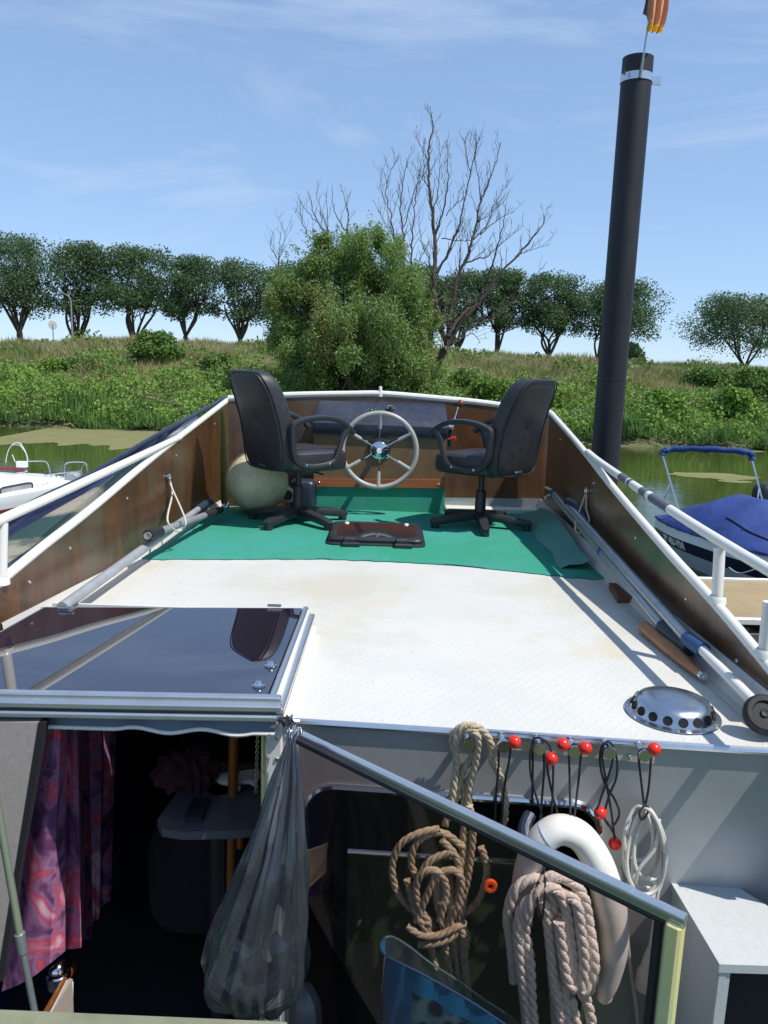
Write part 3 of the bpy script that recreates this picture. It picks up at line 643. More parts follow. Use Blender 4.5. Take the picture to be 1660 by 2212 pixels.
for px, py, lab in ((80, 733, 'leftmost of three weathered fence posts on the crest'), (93, 731, 'middle of three weathered fence posts on the crest'), (102, 731, 'rightmost of three weathered fence posts on the crest')):
    b = ay(px, py+20, 46); b[2] = bankz(b[0], 46)-.1; mb = MB(); mb.tube([b, (b[0]+.03, 46, ay(px, py, 46)[2])], [.11, .10], mWood2, n=8); solo(mb, 'fence_post', b, lab, 'post', 'fence posts on the crest')
# black mooring pile
pc = np.array([2.375, 8.5]); zt = ay(1377, 126, 8.5)[2]
pile = empty('mooring_pile', (pc[0], pc[1], WZ), 'tall black steel mooring pile standing in the water beside the boat', 'mooring pile')
mb = MB(); r0 = .150
mb.lathe((pc[0], pc[1], 0), [(r0*1.12, WZ-1.2), (r0*1.06, -1), (r0, .5), (r0, zt-.0), (r0-.012, zt-.0), (r0-.012, zt-.5), (0, zt-.5)], mPile, 40); mb.build('tube', pile)
zc = ay(1377, 172, 8.5)[2]
mb = MB(); mb.lathe((pc[0], pc[1], zc), [(r0+.001, -.036), (r0+.006, -.036), (r0+.006, .036), (r0+.001, .036)], mAluP, 40); mb.box((pc[0]+r0+.045, pc[1]-.02, zc-.01), (.09, .012, .085), mAluP, bev=.004); mb.build('clamp_band', pile)
mb = MB(); q = ay(1349, 157, 8.5-.13); mb.ball((q[0], q[1]-.005, q[2]), .022, mat('rust_spot', (.30, .09, .03), .9, bump=(60, .004)), 10, sq=(.5, .5, 1.2)); mb.build('rust_blister', pile)
mb = MB(); mb.lathe((pc[0], pc[1], 0), [(r0+.0012, 1.02), (r0+.003, 1.03), (r0+.0012, 1.04)], mPile, 40); mb.build('weld_seam', pile)
fl = empty('flag', (pc[0]-.02, 8.34, zc), 'faded orange and yellow cloth flag on a thin rod clamped to the pile', 'flag')
mb = MB(); ft = ay(1415, -40, 8.32); fb = ay(1383, 168, 8.33); mb.tube([fb, fb+(ft-fb)*.25], .014, mPoleGrey, n=8); mb.tube([fb+(ft-fb)*.22, ft], .009, mPoleAlu, n=8); mb.build('rod', fl)
def cloth(name, outline_l, outline_r, m, Y, amp, par, waves=2.5, n=14):
    G = []
    for (a, b) in zip(catmull([ay(*p, Y) for p in outline_l], 6), catmull([ay(*p, Y) for p in outline_r], 6)):
        G.append([a+(b-a)*t+np.array([0, amp*sin(t*waves*2*pi+len(G)*.12), 0]) for t in np.linspace(0, 1, n)])
    q = MB(); q.grid(G, m); q.build(name, par)
cloth('orange_panel', [(1405, -30), (1402, 10), (1401, 40), (1402, 55)], [(1446, -30), (1444, 5), (1441, 30), (1434, 60)], mFlagO, 8.30, .02, fl)
cloth('yellow_hem', [(1401, 50), (1398, 60), (1400, 68)], [(1432, 56), (1434, 62), (1430, 72)], mFlagY, 8.29, .03, fl, 3)
cloth('dark_fold', [(1399, -20), (1394, 10), (1390, 28)], [(1404, -20), (1402, 15), (1401, 44)], mFlagD, 8.31, .015, fl, 1)

# ================================================================== BOAT UNDER OUR FEET
LB = [(-1.63, 1.2), (-1.555, 2.2), (-1.490, 2.95), (-1.437, 3.49), (-1.365, 4.26), (-1.31, 5.05), (-1.272, 6.0)]
RB = [(1.30, 1.2), (1.275, 2.3), (1.258, 2.93), (1.246, 3.4), (1.236, 4.09), (1.236, 4.95), (1.247, 6.2)]
boat = empty('river_cruiser', (0, 4, WZ), 'steel river cruiser seen from its aft cockpit, pale tread plate roof with brown wooden bulwarks', 'boat')
def B(mb, name, par=boat, **k): return mb.build(name, par, **k)
def bly(x): return 2.295-.07*x
# deck plate with a notch for the sliding hatch
mb = MB(); nx = -.30
poly = [(nx, bly(nx), 0), (1.31, bly(1.31), 0), (1.28, 2.93, 0), (1.25, 3.4, 0), (1.235, 4.09, 0), (1.26, 6.19, 0), (-1.28, 5.97, 0), (-1.33, 4.9, 0), (-1.38, 4.26, 0), (-1.47, 3.2, 0), (nx, 3.2, 0)]
mb.prism(poly, (0, 0, -.006), mDeck); mb.box((-1.50, 2.72, -.012), (.14, .96, .02), mDeck); B(mb, 'deck_plate', smooth=False)
mb = MB(); e0 = np.array([nx, bly(nx)-.004, -.006]); e1 = np.array([1.39, bly(1.39)-.004, -.006]); mb.tube([e0, e1], .012, mAluP, n=8); B(mb, 'deck_edge_trim')
# bulwarks
def bulw(line, cap_px, off, name, ext):
    caps = [onwall(x, y, line) for x, y in cap_px]
    near = caps[0]+(caps[0]-caps[1])/np.linalg.norm((caps[0]-caps[1])[:2])*ext
    P = catmull([near]+caps, 6); G = []; sgn = 1 if line[0][0] > 0 else -1
    for q in P:
        G.append([(q[0], q[1], -.12), (q[0], q[1], q[2]*.5-.06), (q[0], q[1], q[2])])
    o2 = [[(a+.03*sgn, b, c) for a, b, c in row] for row in G]
    m = MB(); m.grid(G, mWood); m.grid(o2, mWood); m.grid([[r[0] for r in G], [r[0] for r in o2]], mWood)
    B(m, name, smooth=False)
    m = MB(); m.tube([q+np.array([.012*sgn, 0, .004]) for q in P], .0205, mWhite, n=12); B(m, 'cap_rail')
    for q in P[3::max(4, len(P)//6)]:
        m = MB(); screw(m, (q[0]-.002*sgn, q[1], q[2]-.09), (-sgn, 0, 0), .008, mAluP); B(m, 'panel_screw')
    return P
LC = bulw(LB, [(0, 1264), (102, 1180), (204, 1100), (337, 988), (420, 924), (495, 866)], 0, 'port_bulwark_panel', .9)
RC = bulw(RB, [(1658, 1447), (1542, 1309), (1434, 1189), (1327, 1063), (1250, 966), (1188, 894)], 0, 'starboard_bulwark_panel', .38)
# bow panel
BL = [(-1.272, 6.0), (1.247, 6.2)]
def onbow(x, y, d=0):
    r = ray(x, y); n = np.array([-.2/2.519, 1.0]); a = np.array([-1.272, 6.0-d]); t = (a @ n)/(r[:2] @ n); return CAM+r*t
bc = catmull([onbow(x, y) for x, y in [(493, 862), (560, 858), (640, 854), (760, 852), (830, 852), (950, 862), (1050, 872), (1190, 893)]], 5)
mb = MB(); G = [[(q[0], q[1], -.05), (q[0], q[1], q[2])] for q in bc]; mb.grid(G, mWood); mb.grid([[(a, b+.03, c) for a, b, c in r] for r in G], mWood); B(mb, 'bow_panel', smooth=False)
mb = MB(); mb.tube([q+np.array([0, .01, .004]) for q in bc], .024, mWhite, n=10); B(mb, 'bow_cap_rail')
mb = MB(); mb.tube([q+np.array([0, .06, -.002]) for q in bc], .022, mNavyG, n=8)
# outer hull flare below the cap rails
for P_, s_ in ((LC, -1), (RC, 1)):
    mb.grid([[(q[0]+.035*s_, q[1], q[2]-.03), (q[0]+.10*s_, q[1], -.3), (q[0]-.02*s_, q[1], WZ-.2)] for q in P_], mNavyG)
mb.grid([[(q[0], q[1]+.05, q[2]-.02), (q[0], q[1]+.5, -.4), (q[0]*.8, q[1]+.1, WZ-.2)] for q in bc], mNavyG); B(mb, 'hull')
mb = MB()
a, b = onbow(960, 1082, .004), onbow(1160, 1093, .004)
mb.prism([(a[0], a[1], .0), (b[0]+.02, b[1], .0), (b[0]+.02, b[1], .10), (a[0], a[1], .095)], (0, -.012, 0), mAlu); mb.box((.85, 6.07, .02), (.75, .10, .04), mWhite, bev=.008); B(mb, 'bow_kick_plate')
mb = MB(); q = ay(822, 851, 6.1); mb.lathe(q, [(0, .06), (.012, .055), (.014, .02), (.02, 0), (.02, -.02)], mWhite, 12); B(mb, 'bow_light_fitting')
# waterway strips along the bulwark feet
for line, s_ in ((LB, 1), (RB, -1)):
    mb = MB(); P_ = catmull([(x, y, 0) for x, y in line[1 if s_ < 0 else 2:]], 6)
    hs = (lambda y_: .098) if s_ < 0 else (lambda y_: float(np.interp(y_, [2.9, 3.5, 4.2, 6], [.062, .050, .032, .04])))
    mb.grid([[(q[0]+.001*s_, q[1], hs(q[1])), (q[0]+.005*s_, q[1], hs(q[1])), (q[0]+(.030 if s_ < 0 else .012)*s_, q[1], .012), (q[0]+(.040 if s_ < 0 else .018)*s_, q[1], .003), (q[0]+(.075 if s_ < 0 else .03)*s_, q[1], .002)] for q in P_], mDeck); B(mb, 'waterway_strip')
# handrails
def rail(line, px, off, ext, stan, name):
    P = [onwall(x, y, line, off) for x, y in px]; P = [P[0]+(P[0]-P[1])/np.linalg.norm(P[0]-P[1])*ext]+P
    m = MB(); C_ = catmull(P, 6); m.tube(C_, .0205, mWhite, n=14); ro = B(m, name)
    for (xa, ya, xb, yb) in stan:
        a = onwall(xa, ya, line, off); b = onwall(xb, yb, line, .012); m = MB(); m.tube([a, (a+b)/2, b], .021, mWhite, n=12)
        m.lathe(b, [(.034, .0), (.032, .02), (.026, .03)], mWhite, 12); m.build('stanchion', ro)
    return ro, C_
rail(LB, [(0, 1124), (163, 1050), (337, 969), (388, 945)], .01, .75, [(6, 1130, 3, 1262)], 'port_handrail')
ro, RP = rail(RB, [(1660, 1231), (1594, 1192), (1492, 1129), (1390, 1062), (1300, 1001), (1270, 977)], .01, .9, [(1555, 1184, 1549, 1303), (1663, 1300, 1651, 1420)], 'starboard_handrail')
for (x0, y0, x1, y1) in ((1343, 1030, 1358, 1041), (1362, 1043, 1366, 1046), (1388, 1061, 1401, 1070), (1409, 1075, 1447, 1100)):
    a = onwall(x0, y0, RB, .01); b = onwall(x1, y1, RB, .01); m = MB(); m.tube([a, b], .0220, mGreyTape, n=14); m.build('tape_band', ro)
# glossy vinyl weather cloth outside the port rail
top_ = catmull([onwall(x, y, LB, .30) for x, y in [(17, 1116), (100, 1072), (204, 1021), (337, 942), (420, 896), (488, 859)]], 6)
mb = MB(); G = []
low_ = [onwall(x, y, LB, .05) for x, y in [(17, 1272), (150, 1160), (300, 1038), (400, 956), (490, 882)]]; low_ = catmull(low_, 6)
for a, b in zip(top_, low_):
    row = []
    for t_ in np.linspace(0, 1, 12):
        q = a+(b-a)*t_; q = q+np.array([-.07*sin(pi*t_), 0, -.05*sin(pi*t_)+.012*sin(t_*9+a[1]*3)]); row.append(q)
    G.append(row)
mb.grid(G, mCloth, mfun=lambda i, j: mCloth if j < 4 else mClothB)
wc_ = solo(mb, 'weather_cloth', G[0][0], 'glossy navy and cream sheet stretched outside the left handrail', 'tarpaulin')
mb = MB(); mb.tube(top_, .018, mNavy, n=8); mb.build('edge_roll', wc_)

# ---- aft bulkhead with the round cornered recess
def bp(x, z, d=0): return np.array([x, bly(x)-d, z])
zt_ = onb(900, 1712)[2]; xr_ = onb(1296, 1760)[0]; xl_ = onb(662, 1760)[0]; rc = .09
arc1 = [(xr_-rc+rc*cos(a), zt_-rc+rc*sin(a)) for a in np.linspace(0, pi/2, 8)]
arc2 = [(xl_+rc+rc*cos(a), zt_-rc+rc*sin(a)) for a in np.linspace(pi/2, pi, 8)]
poly = [(nx, -.004), (1.42, -.004), (1.42, -1.5), (xr_, -1.5)]+arc1+arc2+[(xl_, -1.5), (nx, -1.5)]
mb = MB(); mb.prism([bp(x, z) for x, z in poly], (0, .03, 0), mSatin); B(mb, 'aft_bulkhead', smooth=False)
mb = MB(); ol = [(xr_, -1.5)]+arc1+arc2+[(xl_, -1.5)]; mb.tube([bp(x, z, .004) for x, z in ol], .013, mSteel, n=8); B(mb, 'recess_lip')
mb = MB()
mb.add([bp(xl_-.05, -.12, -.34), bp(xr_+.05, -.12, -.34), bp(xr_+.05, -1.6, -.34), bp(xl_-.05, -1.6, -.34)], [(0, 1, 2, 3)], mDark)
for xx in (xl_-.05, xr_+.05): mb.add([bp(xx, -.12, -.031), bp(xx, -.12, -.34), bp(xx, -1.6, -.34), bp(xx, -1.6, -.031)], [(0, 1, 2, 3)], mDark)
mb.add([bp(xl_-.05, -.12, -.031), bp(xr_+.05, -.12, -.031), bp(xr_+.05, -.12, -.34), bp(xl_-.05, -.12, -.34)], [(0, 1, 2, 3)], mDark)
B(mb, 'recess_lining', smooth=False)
a = onb(752, 1838, -.06); b = onb(1290, 1838, -.06)
mb = MB(); mb.tube([a, (b[0], a[1]-.04, a[2])], .011, mSteel, n=10); B(mb, 'recess_rod')
mb = MB(); mb.prism([a+np.array([0, .01, -.012]), (b[0]+.02, a[1]-.035, a[2]-.012), (b[0]+.02, a[1]-.035, -1.6), (a[0], a[1]+.01, -1.6)], (0, .02, 0), mTurf); B(mb, 'turf_lined_panel', smooth=False)
# roof edge strip
mb = MB(); s0 = onb(1052, 1583); s1 = onb(1418, 1611); s2 = onb(1412, 1648); s3 = onb(1052, 1612)
mb.prism([p-np.array([0, .001, 0]) for p in (s0, s1, s2, s3)], (0, -.006, 0), mat('tarnished_steel_strip', (.46, .41, .30), .35, .25, var=(7, (.52, .49, .42), .45, .7)))
pr = B(mb, 'peg_strip', smooth=False)
mb = MB(); mb.tube([onb(1045, 1577, .012), onb(1420, 1604, .012)], .005, mAluP, n=8); mb.build('strip_edge', pr)
PEG = [(1015, 1608), (1089, 1613), (1166, 1618.6), (1242, 1624.5), (1318, 1627), (1394, 1632.7)]
PEGW = []
for x, y in PEG:
    tip = onb(x, y, .085); root_ = np.array([tip[0]+.0, bly(tip[0])-.004, tip[2]+.0]); PEGW.append(tip); ax_ = (tip-root_)/np.linalg.norm(tip-root_)
    mb = MB(); mb.lathe(root_, [(0, 0), (.0115, 0), (.0115, .066), (.0195, .068), (.0200, .080), (.0185, .083), (0, .083)], mSteel, 20, axis=ax_); mb.build('peg', pr)
mb = MB(); q = onb(1360, 1632, .008); mb.lathe(q, [(0, .012), (.007, .010), (.007, 0)], mSteel, 8, axis=(0, -1, 0)); mb.build('bolt', pr)

# ---- sliding hatch with smoked pane
hz = .08
hp = [np.array((-1.385, 3.11, hz)), np.array((-.335, 3.205, hz)), np.array((-.345, 2.30, hz)), np.array((-1.47, 2.26, hz))]
mb = MB(); mb.prism(hp, (0, 0, -.008), mHatchGl); hatch = B(mb, 'roof_hatch', smooth=False)
def bar(mb, a, b, w_, h_, m, z=0, side=0, bev=.005):
    a = np.array(a, float); b = np.array(b, float); d = b-a; l = np.linalg.norm(d); d /= l; u = np.array([0, 0, 1.0]) if abs(d[2]) < .9 else np.array([-.65, -.76, 0]); u = u-d*(u@d); u /= np.linalg.norm(u); s_ = np.cross(d, u)
    mb.box((a+b)/2+u*z+s_*side, (l, w_, h_), m, rot=np.stack([d, s_, u], 1), bev=bev)
mb = MB()
A0, A1, A2, A3 = hp
bar(mb, A3+[-.1, 0, 0], A2+[.045, 0, 0], .030, .030, mAluP, -.006, .014); bar(mb, A3+[-.1, -.032, -.010], A2+[.05, -.032, -.010], .032, .022, mAluP, -.012, .0); bar(mb, A3+[-.1, -.050, -.03], A2+[.055, -.050, -.03], .014, .020, mAluP, -.02)
mb.build('front_rail', hatch)
mb = MB(); bar(mb, A2+[.016, -.01, 0], A1+[.016, .01, 0], .022, .022, mAluP, -.004); bar(mb, A2+[.042, -.04, -.02], A1+[.042, 0, -.02], .028, .022, mAluP, -.012); bar(mb, A2+[.065, -.04, -.05], A1+[.062, -.10, -.05], .024, .04, mWhite, -.012); mb.build('side_rail', hatch)
mb = MB(); bar(mb, A1+[.03, .006, 0], A0+[-.02, .006, 0], .010, .012, mAluP, -.006); bar(mb, A0+[-.006, .0, 0], A3+[-.006, 0, 0], .012, .012, mAluP, -.006); mb.build('back_rail', hatch)
for x, y in ((593, 1308), (140, 1313)):
    q = az(x, y, .09); mb = MB(); mb.box(q, (.06, .018, .008), mSteel, bev=.003); mb.build('hinge', hatch)
for x, y in ((585, 1437), (559, 1480)):
    q = az(x, y, hz+.004); mb = MB(); mb.lathe(q, [(0, .012), (.010, .012), (.013, .008), (.014, .004), (.021, .002), (.021, -.003)], mSteel, 18); mb.build('knob', hatch)
mb = MB(); mb.box((-.312, 2.76, .006), (.014, .92, .13), mWhite); mb.box((-.85, 3.222, .004), (1.1, .014, .12), mWhite); mb.build('added_light_stop', hatch, smooth=False)  # strips added to stop sun leaking under the hatch into the cabin
# fascia under the hatch with a wavy rubber lip
ya = bly(-.34)-.07
fx = np.linspace(-1.65, -.315, 60); wob = lambda x: .008*sin(max(0, min(1, (x+.80)/.42))*4*pi)
mb = MB(); mb.grid([[(x, ya+.045, .055), (x, ya+.03, .01), (x, ya+.012, -.022+wob(x))] for x in fx], mat('grey_fascia', (.11, .13, .15), .4, .4)); hf = B(mb, 'hatch_fascia')
mb = MB(); mb.tube([(x, ya+.008, -.024+wob(x)) for x in fx], .0065, mWhite, n=8); mb.build('rubber_lip', hf)
# companionway post at the right of the opening
mb = MB(); q = onb(588, 1600); mb.box((-.322, bly(-.3)-.012, -.75), (.05, .03, 1.5), mWhite, bev=.004); cp = B(mb, 'companionway_post', smooth=False)
mb = MB(); mb.box((-.356, bly(-.3)+.0, -.75), (.016, .03, 1.5), mBrass, bev=.003); mb.build('yellow_seal', cp)
for y_ in (1595, 1640, 1700): mb = MB(); screw(mb, onb(598, y_, .029), (0, -1, 0), .007, mSteel); mb.build('post_screw', cp)
mb = MB(); mb.tube([onb(572, 1588, .05), onb(573, 1660, .05), onb(571, 1672, .05)], .005, mSteel, n=8); mb.build('latch_bar', cp)

# ---- glass door leaf swung towards the viewer
D0 = az(628, 1578, -.002); D1 = az(1482, 1988, -.002); dv = (D1-D0); Ld = np.linalg.norm(dv); du = dv/Ld; dn = np.array([-du[1], du[0], 0])
door = empty('door_pivot', D0); bpy.data.objects.remove(door); 
def dp(s_, z, n=0): return D0+du*s_*Ld+np.array([0, 0, z])+dn*n
mb = MB(); mb.prism([dp(.03, -.02), dp(.985, -.02), dp(.985, -1.1), dp(.03, -1.1)], dn*.005, mDoorGl); leaf = B(mb, 'glass_door', smooth=False)
mb = MB()
pf = [(-.5, .55), (-.25, .62), (.25, .62), (.5, .55), (.62, .25), (.62, -.35), (.5, -.55), (.5, -.9), (-.5, -.9), (-.5, -.55), (-.62, -.35), (-.62, .25)]
mb.tube([dp(-.012, .002), dp(.905, .002)], .019, mAluP, prof=pf); mb.tube([dp(.905, .001), dp(1.0, .001)], .018, mAluP, prof=pf)
mb.build('top_rail', leaf)
mb = MB(); mb.tube([dp(.02, -.024, .002), dp(.975, -.024, .002)], .010, mRubber, n=6); mb.tube([dp(.955, -.024, .002), dp(.955, -1.1, .002)], .010, mRubber, n=6); mb.build('gasket', leaf)
mb = MB(); bar(mb, dp(.984, -.012, -.0), dp(.984, -1.1, -.0), .034, .036, mBrass, bev=.006); mb.build('outer_stile', leaf)
mb = MB(); bar(mb, dp(.006, -.01), dp(.006, -1.2), .02, .03, mAlu, bev=.004); mb.build('hinge_stile', leaf)

# ---- interior of the companionway
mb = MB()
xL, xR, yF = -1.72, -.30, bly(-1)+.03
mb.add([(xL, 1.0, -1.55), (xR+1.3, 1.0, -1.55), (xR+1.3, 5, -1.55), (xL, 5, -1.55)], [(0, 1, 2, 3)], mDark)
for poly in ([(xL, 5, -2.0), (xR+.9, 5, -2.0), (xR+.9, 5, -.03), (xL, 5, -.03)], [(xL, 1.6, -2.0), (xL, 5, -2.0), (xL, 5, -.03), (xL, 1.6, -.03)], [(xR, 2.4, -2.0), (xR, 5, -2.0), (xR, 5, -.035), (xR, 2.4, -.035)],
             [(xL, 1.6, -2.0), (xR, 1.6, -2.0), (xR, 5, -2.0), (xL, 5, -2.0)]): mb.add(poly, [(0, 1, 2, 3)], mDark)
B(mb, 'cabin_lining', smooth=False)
# cockpit sole and step
mb = MB(); mb.box((0.55, 1.2, -1.44), (1.7, 2.0, .02), mTurf); B(mb, 'cockpit_sole', smooth=False)
# left beige panel and dark jamb
def ip(x, y, Y): return ay(x, y, Y)
mb = MB(); a, b, c, d_ = ip(-60, 1560, 2.22), ip(84, 1560, 2.22), ip(36, 1860, 2.22), ip(-60, 2100, 2.22); c2 = ip(-6, 2120, 2.22)
mb.prism([a, b, c, c2, d_], (0, .02, 0), mPanelBeige); sp_ = B(mb, 'side_panel', smooth=False)
mb = MB(); mb.prism([b+[0, -.002, 0], ip(99, 1560, 2.218), ip(46, 1860, 2.218), ip(6, 2120, 2.218), c2+[0, -.002, 0], c+[0, -.002, 0]], (0, .03, 0), mDark); mb.build('dark_jamb', sp_)
# threshold rail at the bottom edge
mb = MB(); a = ip(-80, 2192, 1.75); b = ip(620, 2222, 1.75); bar(mb, a, b, .05, .03, mThr, -.014); bar(mb, a+[0, -.03, -.01], b+[0, -.03, -.01], .02, .02, mThr, -.018); B(mb, 'threshold_rail')
# cabinet corner and plank
mb = MB(); a, b, c, d_ = ip(105, 2200, 2.0), ip(146, 2120, 2.35), ip(156, 2200, 2.3), ip(154, 2122, 2.35)
mb.prism([a, b, d_, c, ip(150, 2260, 2.2), ip(90, 2260, 2.0)], (.0, .015, 0), mPanelBeige); mb.tube([a, b], .006, mWhite, n=6); mb.tube([d_, ip(152, 2240, 2.3)], .008, mWhite, n=6); B(mb, 'locker_corner', smooth=False)
mb = MB(); bar(mb, ip(86, 2215, 2.05), ip(160, 2085, 2.6), .018, .03, mPost); B(mb, 'plank_edge')

# curtain
def curtain():
    mb = MB(); G = []
    topx = [92, 105, 120, 134, 143, 148, 158, 166, 169, 178, 188, 192, 205, 222, 226, 240, 252]
    botx = [4, 40, 75, 110, 140, 143, 160, 176, 178, 188, 199, 201, 208, 216, 218, 230, 240]
    boty = [2142, 2128, 2108, 2080, 2056, 2050, 2050, 2047, 2030, 2030, 2027, 1990, 1988, 1985, 1960, 1950, 1945]
    dY = [0, -.02, -.03, -.02, .05, .09, .06, .05, .14, .16, .14, .24, .24, .26, .36, .38, .42]
    k = len(topx); par = np.linspace(0, k-1, 110)
    I = lambda arr, p: float(np.interp(p, range(k), arr))
    for r_ in np.linspace(0, 1, 26):
        row = []
        for p in par:
            x = I(topx, p)*(1-r_)+I(botx, p)*r_; y = 1550*(1-r_)+I(boty, p)*r_
            row.append(ip(x, y, 2.38+I(dY, p)*1.2+.55*min(1, max(0, (p-7.5)/1.5))+.012*sin(p*2.1+r_*3)*r_))
        G.append(row)
    mb.grid(G, mCurtain); return solo(mb, 'curtain', G[0][0], 'purple and red printed curtain hanging inside the left of the doorway', 'curtain')
curtain()
# slim green grey rod at the left
mb = MB(); a, b, c = ip(-14, 1690, 1.95), ip(47, 2040, 1.95), ip(78, 2200, 1.95); mb.tube([a, b], .0105, mat('pale_green_rod', (.40, .45, .33), .3, .6), n=12); mb.tube([a+(b-a)*.93, b+(c-b)*.1], .0145, mAlu, n=12); mb.tube([b, c], .0095, mAlu, n=12)
solo(mb, 'telescopic_rod', c, 'thin telescopic metal rod leaning in front of the curtain at the left', 'rod')
# table with things on it
tb = empty('cabin_table', ip(490, 1700, 3.1), 'white rounded cabin table inside the doorway, with shade darkened into its colour', 'table')
tz = -.45
T = [az(340, 1770, tz), az(350, 1790, tz), az(395, 1797, tz), az(495, 1795, tz), az(560, 1790, tz), az(590, 1650, tz), az(440, 1645, tz), az(420, 1660, tz)]
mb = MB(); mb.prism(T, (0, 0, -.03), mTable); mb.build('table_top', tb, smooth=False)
mb = MB(); q = (T[0]+T[5])/2; mb.tube([q, (q[0], q[1], -1.5)], .04, mRubber); mb.build('pedestal', tb)
mb = MB(); mb.prism([az(398, 1773, tz+.004), az(437, 1775, tz+.004), az(455, 1730, tz+.004), az(418, 1728, tz+.004)], (0, 0, .012), mRubber); solo(mb, 'dark_book', az(420, 1750, tz), 'dark slim book lying on the cabin table', 'book')
g0 = az(515, 1683, tz+.02); gl = empty('work_glove', g0, 'pale work glove lying on the sunlit end of the cabin table', 'glove')
mb = MB(); mb.ball(g0+[-.03, 0, 0], .045, mGlove, sq=(1.2, .9, .42))
for k in range(4): mb.tube(catmull([g0+[.0, .03-.02*k, .004], g0+[.05, .032-.022*k, .012], g0+[.085-.006*k, .03-.022*k, .0]], 4), [.0105]*8+[.007], mGlove, n=8)
mb.tube([g0+[-.03, -.03, 0], g0+[.0, -.06, .002], g0+[.02, -.065, 0]], .010, mGlove, n=8); mb.build('glove_body', gl)
mb = MB(); mb.tube(catmull([az(435, 1670, tz+.01), az(450, 1682, tz+.02), az(470, 1684, tz+.01), az(488, 1692, tz+.02)], 6), .006, mRubber, n=6); mb.rope([az(440, 1672, tz+.02), az(460, 1680, tz+.03), az(482, 1683, tz+.02)], .009, mPost)
solo(mb, 'twisted_string', az(450, 1682, tz), 'twisted dark cord on the table beside the glove', 'cord')
mb = MB(); q = az(405, 1665, tz+.06)
mb.ball(q, .11, mSkinRed, 40, sq=(1, .8, .6)); mb.v = [tuple(q+(np.array(v_)-q)*(1+.22*sin(v_[0]*70+v_[2]*50)*cos(v_[1]*60+v_[2]*30)+.12*sin(v_[0]*140+v_[1]*90))) for v_ in mb.v]
solo(mb, 'red_cloth_heap', q, 'dark red crumpled cloth at the back left of the cabin table', 'cloth')
# amber post and chain
mb = MB(); mb.tube([ip(506, 1575, 2.62), ip(502, 1760, 2.62), ip(498, 2010, 2.62)], .018, mPost, n=12); mb.tube(catmull([ip(505, 1740, 2.6), ip(520, 1790, 2.58), ip(519, 1830, 2.58)], 5), .014, mPost, n=8)
solo(mb, 'wooden_pole', ip(498, 2010, 2.62), 'amber varnished wooden pole standing just inside the doorway', 'pole')
mb = MB(); a = ip(557, 1580, 2.34); b = ip(553, 1712, 2.34); nk = 22
for k in range(nk):
    c = a+(b-a)*(k+.5)/nk; l = np.linalg.norm(b-a)/nk*.72; ax2 = np.array([1, 0, 0]) if k % 2 else np.array([0, 1, 0])
    mb.tube([c+ax2*.0045*cos(t)+np.array([0, 0, l*sin(t)]) for t in np.linspace(0, 2*pi, 11)[:-1]], .0014, mSteel, n=5, closed=True)
solo(mb, 'hanging_chain', a, 'thin steel chain hanging at the right of the doorway', 'chain')
# dark chair deep inside
ic = empty('cabin_chair', ip(420, 1850, 3.2), 'dark rounded seat in the shadow below the cabin table', 'seat')
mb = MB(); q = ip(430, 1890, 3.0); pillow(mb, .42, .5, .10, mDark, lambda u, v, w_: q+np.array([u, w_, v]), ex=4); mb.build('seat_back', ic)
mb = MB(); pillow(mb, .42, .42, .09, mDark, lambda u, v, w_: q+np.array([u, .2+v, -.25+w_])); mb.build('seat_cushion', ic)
mb = MB(); q2 = ip(125, 2095, 2.45); mb.ball(q2, .035, mSteel, 14); mb.lathe(q2+[0, 0, -.06], [(0, 0), (.04, 0), (.045, .05), (.04, .055)], mSteel, 16); solo(mb, 'steel_pot', q2, 'small steel pot under the hem of the curtain', 'pot')

# ---- grey step box at the right
bt = onb(1451, 1908)[2]
Bx = [az(1451, 1908, bt), az(1587, 1908, bt), az(1790, 2040, bt), az(1700, 2083, bt), az(1555, 2083, bt)]
x0, y1 = Bx[0][0], Bx[0][1]; x4, y4 = Bx[4][0], Bx[4][1]
sb = empty('step_box', (x0, y4, -1.4), 'grey painted metal step box standing against the bulkhead at the right', 'step box')
mTop = mat('grey_speckled_paint', (.50, .515, .51), .55, var=(90, (.46, .475, .47), .45, .65), bump=(160, .0006))
xr2 = Bx[1][0]+.0; xe = 1.39
mb = MB(); mb.prism([Bx[0], (xr2, y1-.003, bt), (Bx[2][0], Bx[2][1], bt), (xe, y4, bt), Bx[4]], (0, 0, -.026), mTop); mb.build('top_plate', sb, smooth=False)
mb = MB(); mb.prism([(x0+.004, y1-.003, bt-.027), (x4+.004, y4+.004, bt-.027), (x4+.004, y4+.004, -1.43), (x0+.004, y1-.003, -1.43)], (.02, .0, 0), mTop); mb.box((x4+.018, y4+.012, (bt-1.45)/2-.0), (.035, .012, -1.43-bt+.0 if False else abs(-1.43-bt)-.03), mTop); mb.build('side_plate', sb, smooth=False)
mb = MB(); mb.prism([(x4+.04, y4+.10, bt-.03), (xe, y4+.10, bt-.03), (xe, y4+.10, -1.43), (x4+.04, y4+.10, -1.43)], (0, .01, 0), mDark); mb.build('dark_inside', sb, smooth=False)
mb = MB(); zz = bt-.16; mb.box((1.25, y1-.12, zz), (.5, .2, .02), mNavy); mb.build('lower_ledge', sb, smooth=False)

